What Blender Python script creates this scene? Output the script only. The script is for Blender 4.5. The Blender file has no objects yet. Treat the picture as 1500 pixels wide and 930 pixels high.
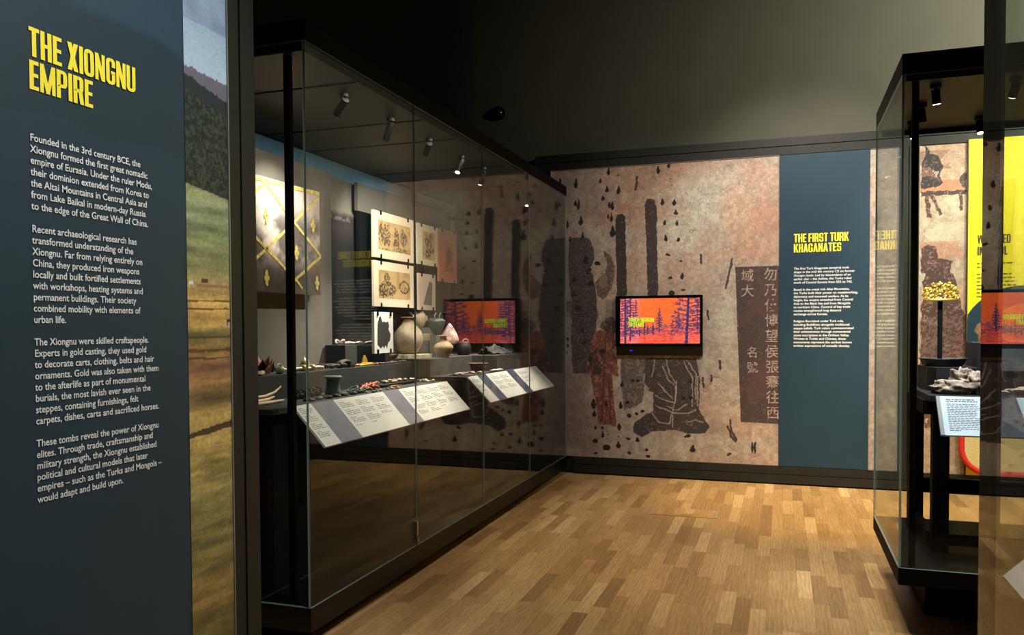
import bpy, bmesh, math, random
import numpy as np
from mathutils import Vector, Matrix, noise as mnoise

# ------------------------------------------------------------------ scene, camera, light
S = bpy.context.scene
COL = S.collection
S.view_settings.view_transform = 'Standard'
S.view_settings.look = 'None'
S.view_settings.gamma = 1.0
S.view_settings.exposure = 0.0
S.view_settings.use_curve_mapping = False
S.cycles.transparent_max_bounces = 40
S.cycles.max_bounces = 10
S.cycles.diffuse_bounces = 4
S.cycles.glossy_bounces = 5
S.cycles.caustics_reflective = False
S.cycles.caustics_refractive = False
S.cycles.sample_clamp_indirect = 4.0
S.cycles.use_denoising = True

F_PX, YAW, PITCH, ROLL, CY, EYE = 1179.712, 18.631, -1.5779, -0.2962, 511.99, 1.55
ya, pi_, ro = (math.radians(a) for a in (YAW, PITCH, ROLL))
Fv = Vector((-math.sin(ya)*math.cos(pi_), math.cos(ya)*math.cos(pi_), math.sin(pi_)))
Rv = Vector((math.cos(ya), math.sin(ya), 0))
Uv = Rv.cross(Fv)
R2 = math.cos(ro)*Rv + math.sin(ro)*Uv
U2 = -math.sin(ro)*Rv + math.cos(ro)*Uv
cam = bpy.data.objects.new('camera', bpy.data.cameras.new('camera'))
COL.objects.link(cam)
cam.matrix_world = Matrix(((R2.x, U2.x, -Fv.x, 0), (R2.y, U2.y, -Fv.y, 0), (R2.z, U2.z, -Fv.z, EYE), (0, 0, 0, 1)))
cam.data.sensor_width = 36.0
cam.data.sensor_fit = 'HORIZONTAL'
cam.data.lens = F_PX/1500*36
cam.data.shift_y = (CY-465)/1500
cam.data.clip_start = 0.05
S.camera = cam

W = bpy.data.worlds.new('World'); S.world = W; W.use_nodes = True
W.node_tree.nodes['Background'].inputs[0].default_value = (0.55, 0.6, 0.7, 1)
W.node_tree.nodes['Background'].inputs[1].default_value = 0.02

WARM = (1.0, 0.80, 0.56); NEUT = (1.0, 0.90, 0.78); COOL = (0.86, 0.93, 1.0); AMB = (1.0, 0.66, 0.30)
def spot(name, loc, aim, power, color=NEUT, angle=50, blend=0.6, radius=0.04):
    l = bpy.data.lights.new(name, 'SPOT'); l.energy = power; l.color = color
    l.spot_size = math.radians(angle); l.spot_blend = blend; l.shadow_soft_size = radius
    o = bpy.data.objects.new(name, l); COL.objects.link(o); o.location = loc
    o.rotation_euler = (Vector(aim)-Vector(loc)).to_track_quat('-Z', 'Y').to_euler()
    return o
def area(name, loc, aim, power, sx, sy, color=NEUT):
    l = bpy.data.lights.new(name, 'AREA'); l.energy = power; l.color = color
    l.shape = 'RECTANGLE'; l.size = sx; l.size_y = sy
    o = bpy.data.objects.new(name, l); COL.objects.link(o); o.location = loc
    o.rotation_euler = (Vector(aim)-Vector(loc)).to_track_quat('-Z', 'Y').to_euler()
    return o
# gallery track lights: the intro panel, the mural, the floor, the wall above the mural
spot('track_light_panel', (0.4, 2.2, 4.6), (-2.1, 2.15, 1.5), 540, (0.95, 0.97, 0.95), 54, 0.9, 0.10)
spot('track_light_mural_near', (-1.2, 5.9, 4.7), (-1.2, 8.28, 1.4), 125, NEUT, 62, 0.9, 0.08)
spot('track_light_mural_mid', (0.3, 6.0, 4.7), (0.1, 8.28, 2.2), 450, (1.0, 0.92, 0.82), 62, 0.9, 0.08)
spot('track_light_mural_far', (1.8, 6.0, 4.7), (1.9, 8.28, 1.3), 640, NEUT, 60, 0.8, 0.08)
spot('track_light_floor_near', (-0.6, 3.4, 4.8), (-0.8, 4.6, 0), 300, (1.0, 0.90, 0.76), 60, 0.9, 0.1)
spot('track_light_floor_mid', (-0.3, 5.2, 4.8), (-0.4, 6.2, 0), 380, (1.0, 0.86, 0.64), 56, 0.9, 0.1)
spot('track_light_floor_far', (0.9, 6.2, 4.8), (0.4, 7.6, 0), 1050, (1.0, 0.74, 0.38), 44, 0.9, 0.1)
spot('track_light_floor_front', (0.5, 2.2, 4.8), (0.6, 3.7, 0), 330, (1.0, 0.92, 0.80), 46, 0.9, 0.1)
spot('track_light_wall_upper', (3.3, 5.9, 4.6), (2.4, 8.38, 3.8), 1150, (1.0, 0.97, 0.80), 120, 1.0, 0.2)

# ------------------------------------------------------------------ helpers
def lin(c):
    c = np.asarray(c, float)/255.0
    return np.where(c <= 0.04045, c/12.92, ((c+0.055)/1.055)**2.4)
def L4(c): return tuple(float(v) for v in lin(c))+(1.0,)

MATS = {}
def mat(name, rgb, rough=0.6, metal=0.0, vary=0.0, scale=20.0, bump=0.0, spec=0.5, emit=None, estr=0.0, rgb2=None, stretch=None):
    if name in MATS: return MATS[name]
    m = bpy.data.materials.new(name); m.use_nodes = True
    nt = m.node_tree; b = nt.nodes['Principled BSDF']
    b.inputs['Base Color'].default_value = L4(rgb)
    b.inputs['Roughness'].default_value = rough
    b.inputs['Metallic'].default_value = metal
    b.inputs['Specular IOR Level'].default_value = spec
    if vary > 0 or rgb2 is not None or bump > 0:
        tc = nt.nodes.new('ShaderNodeTexCoord')
        mp = nt.nodes.new('ShaderNodeMapping'); nt.links.new(tc.outputs['Object'], mp.inputs[0])
        if stretch: mp.inputs['Scale'].default_value = stretch
        n = nt.nodes.new('ShaderNodeTexNoise'); n.inputs['Scale'].default_value = scale
        n.inputs['Detail'].default_value = 6; nt.links.new(mp.outputs[0], n.inputs['Vector'])
        if vary > 0 or rgb2 is not None:
            r = nt.nodes.new('ShaderNodeValToRGB'); nt.links.new(n.outputs['Fac'], r.inputs[0])
            c = lin(rgb); c2 = lin(rgb2) if rgb2 is not None else c*(1+vary)
            c1 = c if rgb2 is not None else c*(1-vary)
            r.color_ramp.elements[0].position = 0.32; r.color_ramp.elements[1].position = 0.68
            r.color_ramp.elements[0].color = tuple(c1)+(1,); r.color_ramp.elements[1].color = tuple(np.clip(c2, 0, 1))+(1,)
            nt.links.new(r.outputs[0], b.inputs['Base Color'])
        if bump > 0:
            bp = nt.nodes.new('ShaderNodeBump'); bp.inputs['Strength'].default_value = bump; bp.inputs['Distance'].default_value = 0.01
            nt.links.new(n.outputs['Fac'], bp.inputs['Height']); nt.links.new(bp.outputs[0], b.inputs['Normal'])
    if emit is not None:
        b.inputs['Emission Color'].default_value = L4(emit); b.inputs['Emission Strength'].default_value = estr
    MATS[name] = m
    return m
def printed(name, rough=0.7, fine=0.0, scale=60.0, emit=0.0, bump=0.0):
    """a printed or painted picture: colour kept on the vertices, with procedural grain"""
    if name in MATS: return MATS[name]
    m = bpy.data.materials.new(name); m.use_nodes = True
    nt = m.node_tree; b = nt.nodes['Principled BSDF']; b.inputs['Roughness'].default_value = rough
    a = nt.nodes.new('ShaderNodeAttribute'); a.attribute_name = 'Print'
    src = a.outputs['Color']
    if fine > 0:
        tc = nt.nodes.new('ShaderNodeTexCoord'); n = nt.nodes.new('ShaderNodeTexNoise')
        n.inputs['Scale'].default_value = scale; n.inputs['Detail'].default_value = 8
        nt.links.new(tc.outputs['Object'], n.inputs['Vector'])
        mr = nt.nodes.new('ShaderNodeMapRange'); mr.inputs[1].default_value = 0.3; mr.inputs[2].default_value = 0.7
        mr.inputs[3].default_value = 1-fine; mr.inputs[4].default_value = 1+fine
        nt.links.new(n.outputs['Fac'], mr.inputs[0])
        v = nt.nodes.new('ShaderNodeVectorMath'); v.operation = 'SCALE'
        nt.links.new(src, v.inputs[0]); nt.links.new(mr.outputs[0], v.inputs['Scale']); src = v.outputs[0]
        if bump > 0:
            bp = nt.nodes.new('ShaderNodeBump'); bp.inputs['Strength'].default_value = bump; bp.inputs['Distance'].default_value = 0.004
            nt.links.new(n.outputs['Fac'], bp.inputs['Height']); nt.links.new(bp.outputs[0], b.inputs['Normal'])
    if emit > 0:
        b.inputs['Base Color'].default_value = (0.01, 0.01, 0.01, 1)
        nt.links.new(src, b.inputs['Emission Color']); b.inputs['Emission Strength'].default_value = emit
    else:
        nt.links.new(src, b.inputs['Base Color'])
    MATS[name] = m
    return m
def glass_mat(name='display_glass', coat=4.5, power=2.0):
    m = bpy.data.materials.new(name); m.use_nodes = True
    nt = m.node_tree; nt.nodes.clear()
    out = nt.nodes.new('ShaderNodeOutputMaterial'); mx = nt.nodes.new('ShaderNodeMixShader')
    tr = nt.nodes.new('ShaderNodeBsdfTransparent'); tr.inputs[0].default_value = (0.955, 0.975, 0.96, 1)
    gl = nt.nodes.new('ShaderNodeBsdfGlossy'); gl.inputs['Roughness'].default_value = 0.0; gl.inputs['Color'].default_value = (0.92, 0.96, 0.94, 1)
    geo = nt.nodes.new('ShaderNodeNewGeometry')
    mr = nt.nodes.new('ShaderNodeMapRange'); mr.inputs[3].default_value = 1.5; mr.inputs[4].default_value = 1/1.5
    nt.links.new(geo.outputs['Backfacing'], mr.inputs[0])
    fr = nt.nodes.new('ShaderNodeFresnel'); nt.links.new(mr.outputs[0], fr.inputs['IOR'])
    pw = nt.nodes.new('ShaderNodeMath'); pw.operation = 'POWER'; pw.inputs[1].default_value = power; nt.links.new(fr.outputs[0], pw.inputs[0])
    ar = nt.nodes.new('ShaderNodeMath'); ar.operation = 'MULTIPLY'; ar.use_clamp = True; ar.inputs[1].default_value = coat; nt.links.new(pw.outputs[0], ar.inputs[0])  # anti-reflective coating
    nt.links.new(ar.outputs[0], mx.inputs[0]); nt.links.new(tr.outputs[0], mx.inputs[1]); nt.links.new(gl.outputs[0], mx.inputs[2])
    nt.links.new(mx.outputs[0], out.inputs[0])
    return m

class MB:
    def __init__(s): s.v = []; s.f = []; s.m = []; s.sm = []
    def add(s, vs, fs, mi=0, smooth=False):
        b = len(s.v); s.v += [tuple(map(float, p)) for p in vs]
        for f in fs: s.f.append(tuple(b+i for i in f)); s.m.append(mi); s.sm.append(smooth)
        return s
    def box(s, x0, x1, y0, y1, z0, z1, mi=0):
        x0, x1 = sorted((x0, x1)); y0, y1 = sorted((y0, y1)); z0, z1 = sorted((z0, z1))
        vs = [(x, y, z) for z in (z0, z1) for y in (y0, y1) for x in (x0, x1)]
        return s.add(vs, [(0, 2, 3, 1), (4, 5, 7, 6), (0, 1, 5, 4), (2, 6, 7, 3), (0, 4, 6, 2), (1, 3, 7, 5)], mi)
    def prism(s, pts, d, mi=0):
        """closed 3-D polygon pushed along vector d"""
        n = len(pts); d = Vector(d); P = [Vector(p) for p in pts]
        nrm = sum(((P[i]-P[0]).cross(P[(i+1) % n]-P[0]) for i in range(1, n-1)), Vector())
        if nrm.dot(d) > 0: P = P[::-1]
        vs = [tuple(p) for p in P]+[tuple(p+d) for p in P]
        fs = [tuple(range(n)), tuple(range(2*n-1, n-1, -1))]+[(i, n+i, n+(i+1) % n, (i+1) % n) for i in range(n)]
        return s.add(vs, fs, mi)
    def lathe(s, prof, c, n=28, sx=1, sy=1, wob=0.0, mi=0, tilt=None):
        vs = []; k = len(prof)
        T = Matrix.Rotation(tilt[0], 3, tilt[1]) if tilt else None
        for j in range(n):
            a = 2*math.pi*j/n; w = 1+wob*math.sin(3*a+1)+wob*0.6*math.sin(5*a)
            for r, z in prof:
                p = Vector((r*w*sx*math.cos(a), r*w*sy*math.sin(a), z))
                if T: p = T @ p
                vs.append((c[0]+p.x, c[1]+p.y, c[2]+p.z))
        fs = [(j*k+i, ((j+1) % n)*k+i, ((j+1) % n)*k+i+1, j*k+i+1) for j in range(n) for i in range(k-1)]
        s.add(vs, fs, mi, True)
        if prof[0][0] > 1e-4: s.add([vs[j*k] for j in range(n)][::-1], [tuple(range(n))], mi)
        if prof[-1][0] > 1e-4: s.add([vs[j*k+k-1] for j in range(n)], [tuple(range(n))], mi)
        return s
    def tube(s, pts, r, n=10, closed=False, mi=0):
        P = [Vector(p) for p in pts]; N = len(P); rr = r if isinstance(r, (list, tuple)) else [r]*N
        vs = []; prev = None
        for i in range(N):
            if closed: t = P[(i+1) % N]-P[i-1]
            else: t = P[min(i+1, N-1)]-P[max(i-1, 0)]
            t.normalize()
            if prev is None:
                a = Vector((0, 0, 1)) if abs(t.z) < 0.9 else Vector((1, 0, 0)); u = t.cross(a).normalized()
            else: u = (prev-t*prev.dot(t)).normalized()
            prev = u; w = t.cross(u)
            for j in range(n):
                q = P[i]+(u*math.cos(2*math.pi*j/n)+w*math.sin(2*math.pi*j/n))*rr[i]; vs.append(tuple(q))
        M = N if closed else N-1
        fs = [(i*n+j, i*n+(j+1) % n, ((i+1) % N)*n+(j+1) % n, ((i+1) % N)*n+j) for i in range(M) for j in range(n)]
        s.add(vs, fs, mi, True)
        if not closed: s.add(vs[:n][::-1], [tuple(range(n))], mi); s.add(vs[-n:], [tuple(range(n))], mi)
        return s
    def blob(s, c, rad, amp=0.25, freq=2.2, seed=0, sub=3, mi=0, flat=None, rotz=0.0):
        bm = bmesh.new(); bmesh.ops.create_icosphere(bm, subdivisions=sub, radius=1)
        cs, sn = math.cos(rotz), math.sin(rotz)
        vs = []
        for v in bm.verts:
            d = 1+amp*mnoise.noise(v.co*freq+Vector((seed*7.3, seed*3.1, seed)))*1.6+amp*0.5*mnoise.noise(v.co*freq*2.6+Vector((seed, 5, 2)))
            x, y, z = v.co.x*rad[0]*d, v.co.y*rad[1]*d, v.co.z*rad[2]*d
            x, y = x*cs-y*sn, x*sn+y*cs
            z += c[2]
            if flat is not None and z < flat: z = flat
            vs.append((c[0]+x, c[1]+y, z))
        fs = [tuple(v.index for v in f.verts) for f in bm.faces]; bm.free()
        return s.add(vs, fs, mi, True)
    def grid(s, fn, nu, nv, mi=0, smooth=True):
        vs = [fn(i/nu, j/nv) for j in range(nv+1) for i in range(nu+1)]
        fs = [(j*(nu+1)+i, j*(nu+1)+i+1, (j+1)*(nu+1)+i+1, (j+1)*(nu+1)+i) for j in range(nv) for i in range(nu)]
        return s.add(vs, fs, mi, smooth)
    def quads2d(s, polys, o, ux, uy, mi=0, lift=True):
        o, ux, uy = Vector(o), Vector(ux), Vector(uy)
        nz = ux.cross(uy)
        for i, p in enumerate(polys):
            ar = sum(p[k][0]*p[(k+1) % len(p)][1]-p[(k+1) % len(p)][0]*p[k][1] for k in range(len(p)))
            if ar < 0: p = p[::-1]
            k = 0.00004*(i % 23) if lift else 0.0
            s.add([tuple(o+ux*a+uy*b+nz*k) for a, b in p], [tuple(range(len(p)))], mi)
        return s
    def build(s, name, mats, parent=None, bevel=0.0, solid=0.0):
        root = parent
        off = Vector((0, 0, 0))
        while root is not None:
            off = off+root.location; root = root.parent
        me = bpy.data.meshes.new(name)
        me.from_pydata([(a-off.x, b-off.y, c-off.z) for a, b, c in s.v], [], s.f)
        for m in (mats if isinstance(mats, (list, tuple)) else [mats]): me.materials.append(m)
        me.polygons.foreach_set('material_index', s.m); me.polygons.foreach_set('use_smooth', s.sm)
        if bevel > 0:
            bm = bmesh.new(); bm.from_mesh(me)
            bmesh.ops.bevel(bm, geom=bm.edges[:], offset=bevel, segments=2, profile=0.7, affect='EDGES', clamp_overlap=True)
            bm.to_mesh(me); bm.free()
        me.update()
        o = bpy.data.objects.new(name, me); COL.objects.link(o); o.parent = parent
        if solid > 0:
            md = o.modifiers.new('thickness', 'SOLIDIFY'); md.thickness = solid; md.offset = 0
        return o

def tag(o, label=None, cat=None, group=None, kind=None):
    if label: o['label'] = label
    if cat: o['category'] = cat
    if group: o['group'] = group
    if kind: o['kind'] = kind
    return o
def thing(name, label, cat, loc, group=None):
    o = bpy.data.objects.new(name, None); COL.objects.link(o); o.location = loc
    o.empty_display_size = 0.05
    return tag(o, label, cat, group)
def struct(o): o['kind'] = 'structure'; return o
def dup(o, parent=None, delta=(0, 0, 0), label=None):
    c = o.copy(); COL.objects.link(c)
    if parent is not None: c.parent = parent
    else: c.location = o.location+Vector(delta)
    if label: c['label'] = label
    for ch in list(o.children): dup(ch, c)
    return c

# procedural picture on a fine grid: the colour function works on metres along the plane
def vnoise(shape_u, shape_v, scale, seed, octaves=4):
    """value noise evaluated at arrays u, v (metres)"""
    rs = np.random.RandomState(seed); T = rs.rand(256, 256)
    out = 0; amp = 1; tot = 0; f = 1.0/scale
    for k in range(octaves):
        x = shape_u*f+k*17.3+300; y = shape_v*f+k*31.7+300
        xi = np.floor(x).astype(int); yi = np.floor(y).astype(int)
        fx = x-xi; fy = y-yi; fx = fx*fx*(3-2*fx); fy = fy*fy*(3-2*fy)
        a = T[xi % 256, yi % 256]; b = T[(xi+1) % 256, yi % 256]; c = T[xi % 256, (yi+1) % 256]; d = T[(xi+1) % 256, (yi+1) % 256]
        out = out+amp*((a*(1-fx)+b*fx)*(1-fy)+(c*(1-fx)+d*fx)*fy); tot += amp; amp *= 0.55; f *= 2.03
    return out/tot
def inpoly(u, v, poly):
    r = np.zeros(u.shape, bool); n = len(poly)
    for i in range(n):
        x0, y0 = poly[i]; x1, y1 = poly[(i+1) % n]
        if y0 == y1: continue
        cnd = ((y0 > v) != (y1 > v)) & (u < (x1-x0)*(v-y0)/(y1-y0)+x0)
        r ^= cnd
    return r
def segdist(u, v, a, b):
    ax, ay = a; dx, dy = b[0]-ax, b[1]-ay; t = np.clip(((u-ax)*dx+(v-ay)*dy)/(dx*dx+dy*dy+1e-12), 0, 1)
    return np.hypot(u-ax-t*dx, v-ay-t*dy)
def linedist(u, v, pts): return np.min([segdist(u, v, pts[i], pts[i+1]) for i in range(len(pts)-1)], axis=0)
def mixc(img, mask, col, a=1.0):
    w = (np.asarray(mask, float)*a)[..., None]
    return img*(1-w)+np.asarray(col, float)*w
def picture(name, o, ux, uy, u0, u1, v0, v1, nu, nv, func, material, parent=None, thick=0.0, back=None):
    """flat sheet: point = o + ux*u + uy*v ; func(u, v) -> sRGB 0..255"""
    us = np.linspace(u0, u1, nu+1); vs = np.linspace(v0, v1, nv+1)
    U, V = np.meshgrid(us, vs)
    img = np.clip(func(U, V), 0, 255)
    o, ux, uy = np.array(o, float), np.array(ux, float), np.array(uy, float)
    off = np.zeros(3); r = parent
    while r is not None:
        off += np.array(r.location); r = r.parent
    P = o-off+U[..., None]*ux+V[..., None]*uy
    me = bpy.data.meshes.new(name)
    nvx = P.shape[0]*P.shape[1]
    idx = np.arange(nvx).reshape(nv+1, nu+1)
    q = np.stack([idx[:-1, :-1], idx[:-1, 1:], idx[1:, 1:], idx[1:, :-1]], -1).reshape(-1, 4)
    me.vertices.add(nvx); me.vertices.foreach_set('co', P.reshape(-1).astype(np.float32))
    me.loops.add(q.size); me.loops.foreach_set('vertex_index', q.reshape(-1).astype(np.int32))
    me.polygons.add(len(q)); me.polygons.foreach_set('loop_start', np.arange(0, q.size, 4, dtype=np.int32))
    me.update(calc_edges=True)
    at = me.color_attributes.new('Print', 'FLOAT_COLOR', 'POINT')
    c = np.ones((nvx, 4), np.float32); c[:, :3] = lin(img).reshape(-1, 3)
    at.data.foreach_set('color', c.reshape(-1))
    me.materials.append(material)
    me.validate()
    ob = bpy.data.objects.new(name, me); COL.objects.link(ob); ob.parent = parent
    return ob

# ---- heavy condensed capitals drawn from bars and rounded rings
def ring(x0, x1, y0, y1, sx, sy, r, skip=None, n=6, m=8):
    def path(x0, x1, y0, y1, r):
        r = max(0.005, min(r, (x1-x0)/2-1e-4, (y1-y0)/2-1e-4)); P = []
        cs = [(x1-r, y0+r, -90), (x1-r, y1-r, 0), (x0+r, y1-r, 90), (x0+r, y0+r, 180)]
        for k, (cx, cy, a0) in enumerate(cs):
            for i in range(n+1):
                a = math.radians(a0+90*i/n); P.append((cx+r*math.cos(a), cy+r*math.sin(a)))
            nx = cs[(k+1) % 4]; a = math.radians(nx[2]); q = (nx[0]+r*math.cos(a), nx[1]+r*math.sin(a)); p = P[-1]
            for i in range(1, m): P.append((p[0]+(q[0]-p[0])*i/m, p[1]+(q[1]-p[1])*i/m))
        return P
    A = path(x0, x1, y0, y1, r); B = path(x0+sx, x1-sx, y0+sy, y1-sy, r-sx*0.8); N = len(A); out = []
    for i in range(N):
        j = (i+1) % N; q = [A[i], A[j], B[j], B[i]]
        mx = sum(p[0] for p in q)/4; my = sum(p[1] for p in q)/4
        if skip and skip(mx, my): continue
        out.append(q)
    return out
def bar(x0, y0, x1, y1): return [[(x0, y0), (x1, y0), (x1, y1), (x0, y1)]]
def dia(xa, ya_, xb, yb, w): return [[(xa, ya_), (xa+w, ya_), (xb+w, yb), (xb, yb)]]
def glyph(c):
    s, h, w = 0.15, 0.135, 0.40
    if c == 'I': return s, bar(0, 0, s, 1)
    if c == 'T': return 0.37, bar(0, 1-h, 0.37, 1)+bar(0.11, 0, 0.26, 1-h)
    if c == 'H': return w, bar(0, 0, s, 1)+bar(w-s, 0, w, 1)+bar(s, 0.44, w-s, 0.57)
    if c == 'E': return 0.33, bar(0, 0, s, 1)+bar(s, 0, 0.33, h)+bar(s, 1-h, 0.33, 1)+bar(s, 0.44, 0.31, 0.57)
    if c == 'F': return 0.32, bar(0, 0, s, 1)+bar(s, 1-h, 0.32, 1)+bar(s, 0.42, 0.30, 0.55)
    if c == 'L': return 0.31, bar(0, 0, s, 1)+bar(s, 0, 0.31, h)
    if c == 'N': return 0.42, bar(0, 0, 0.135, 1)+bar(0.285, 0, 0.42, 1)+dia(0.27, 0, 0.0, 1, 0.15)
    if c == 'M': return 0.56, bar(0, 0, 0.13, 1)+bar(0.43, 0, 0.56, 1)+dia(0.22, 0, 0.0, 1, 0.14)+dia(0.2, 0, 0.42, 1, 0.14)
    if c == 'X': return 0.42, dia(0, 0, 0.25, 1, 0.17)+dia(0.25, 0, 0, 1, 0.17)
    if c == 'K': return 0.42, bar(0, 0, s, 1)+[[(0.13, 0.36), (0.24, 0.42), (0.41, 1), (0.25, 1)]]+[[(0.16, 0.5), (0.27, 0.62), (0.43, 0), (0.27, 0)]]
    if c == 'A': return 0.44, dia(0, 0, 0.14, 1, 0.145)+dia(0.295, 0, 0.155, 1, 0.145)+bar(0.11, 0.18, 0.33, 0.3)
    if c == 'V': return 0.44, dia(0.15, 0, 0, 1, 0.14)+dia(0.15, 0, 0.3, 1, 0.14)
    if c == 'W': return 0.66, dia(0.1, 0, 0, 1, 0.135)+dia(0.1, 0, 0.24, 1, 0.12)+dia(0.41, 0, 0.28, 1, 0.12)+dia(0.41, 0, 0.525, 1, 0.135)
    if c == 'O': return w, ring(0, w, 0, 1, s, 0.125, 0.17)
    if c == 'D': return w, bar(0, 0, s, 1)+ring(0, w, 0, 1, s, 0.125, 0.17)
    if c == 'C': return w, ring(0, w, 0, 1, s, 0.125, 0.17, lambda x, y: x > 0.2 and 0.37 < y < 0.63)
    if c == 'G': return w, ring(0, w, 0, 1, s, 0.125, 0.17, lambda x, y: x > 0.2 and 0.5 < y < 0.66)+bar(0.22, 0.4, w, 0.52)
    if c == 'U': return w, ring(0, w, 0, 0.5, s, 0.125, 0.17, lambda x, y: y > 0.26)+bar(0, 0.24, s, 1)+bar(w-s, 0.24, w, 1)
    if c == 'S': return w, ring(0, w, 0.44, 1, s, 0.125, 0.15, lambda x, y: x > 0.25 and 0.56 < y < 0.7)+ring(0, w, 0, 0.56, s, 0.125, 0.15, lambda x, y: x < 0.15 and 0.3 < y < 0.44)
    if c == 'P': return w, bar(0, 0, s, 1)+ring(0, w, 0.38, 1, s, 0.125, 0.15)
    if c == 'R': return 0.41, bar(0, 0, s, 1)+ring(0, w, 0.42, 1, s, 0.125, 0.14)+[[(0.2, 0.46), (0.36, 0.46), (0.42, 0), (0.265, 0)]]
    return 0.16, []
def heading(text, cap, width=None, track=0.045):
    x = 0; out = []
    for ch in text:
        w, ps = glyph(ch)
        if ch == ' ': x += 0.17; continue
        out += [[(x+a, b) for a, b in p] for p in ps]; x += w+track
    x -= track; k = (width/x) if width else cap
    return [[(a*k, b*cap) for a, b in p] for p in out]
def paras(lines, o, ux, uy, size, leading, xs, weight, m, parent):
    i = 0
    while i < len(lines):
        j = i
        while j < len(lines) and lines[j]: j += 1
        text_mesh(lines[i:j], Vector(o)-Vector(uy)*leading*i, ux, uy, size, leading, xs, weight).build('paragraph', m, parent); i = j+1
def text_mesh(lines, o, ux, uy, size, leading, xs=1.0, weight=0.0):
    """lines of body text (None = blank line); returns an MB"""
    mb = MB(); o, ux, uy = Vector(o), Vector(ux), Vector(uy); y = 0
    for t in lines:
        if t:
            cu = bpy.data.curves.new('txt', 'FONT'); cu.body = t; cu.size = size; cu.offset = weight; cu.resolution_u = 3
            ob = bpy.data.objects.new('txt', cu); COL.objects.link(ob)
            bpy.context.view_layer.update()
            me = bpy.data.meshes.new_from_object(ob.evaluated_get(bpy.context.evaluated_depsgraph_get()))
            mb.add([tuple(o+ux*(v.co.x*xs)+uy*(v.co.y+y)) for v in me.vertices], [tuple(p.vertices) for p in me.polygons])
            bpy.data.objects.remove(ob); bpy.data.curves.remove(cu); bpy.data.meshes.remove(me)
        y -= leading
    return mb

GLASS = glass_mat(); GLASS2 = glass_mat('uncoated_glass', 0.95, 1.0); GLASS3 = glass_mat('half_coated_glass', 0.56, 1.0)
GEDGE = mat('glass_edge', (128, 150, 138), 0.3, spec=0.5)
BLACK = mat('black_powder_coat', (6, 6, 7), 0.65, spec=0.08)
INK = mat('black_interior', (9, 9, 10), 0.85, spec=0.15)
FRAME = mat('olive_black_frame', (34, 35, 30), 0.5, vary=0.08, scale=8, spec=0.3)
GREY = mat('charcoal_plinth_paint', (62, 63, 62), 0.75, vary=0.06, scale=6, spec=0.25)
GREYB = mat('grey_display_board', (112, 108, 103), 0.8, vary=0.10, scale=3, spec=0.2)
TEAL = mat('teal_print', (32, 57, 71), 0.55, vary=0.05, scale=4, spec=0.3)
YEL = mat('yellow_vinyl', (255, 236, 62), 0.6, spec=0.3)
WHT = mat('white_vinyl', (236, 236, 230), 0.6, spec=0.3)
CARD = mat('white_label_board', (226, 224, 216), 0.65, spec=0.3)
TXT = mat('grey_print', (110, 110, 112), 0.7)
LILAC = mat('lilac_grey_band', (118, 116, 128), 0.7, vary=0.08, scale=14)
STEEL = mat('brushed_steel', (170, 168, 160), 0.3, 1.0)
LENS = mat('lamp_lens', (255, 240, 215), 0.4, emit=(255, 238, 208), estr=14.0)

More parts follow.
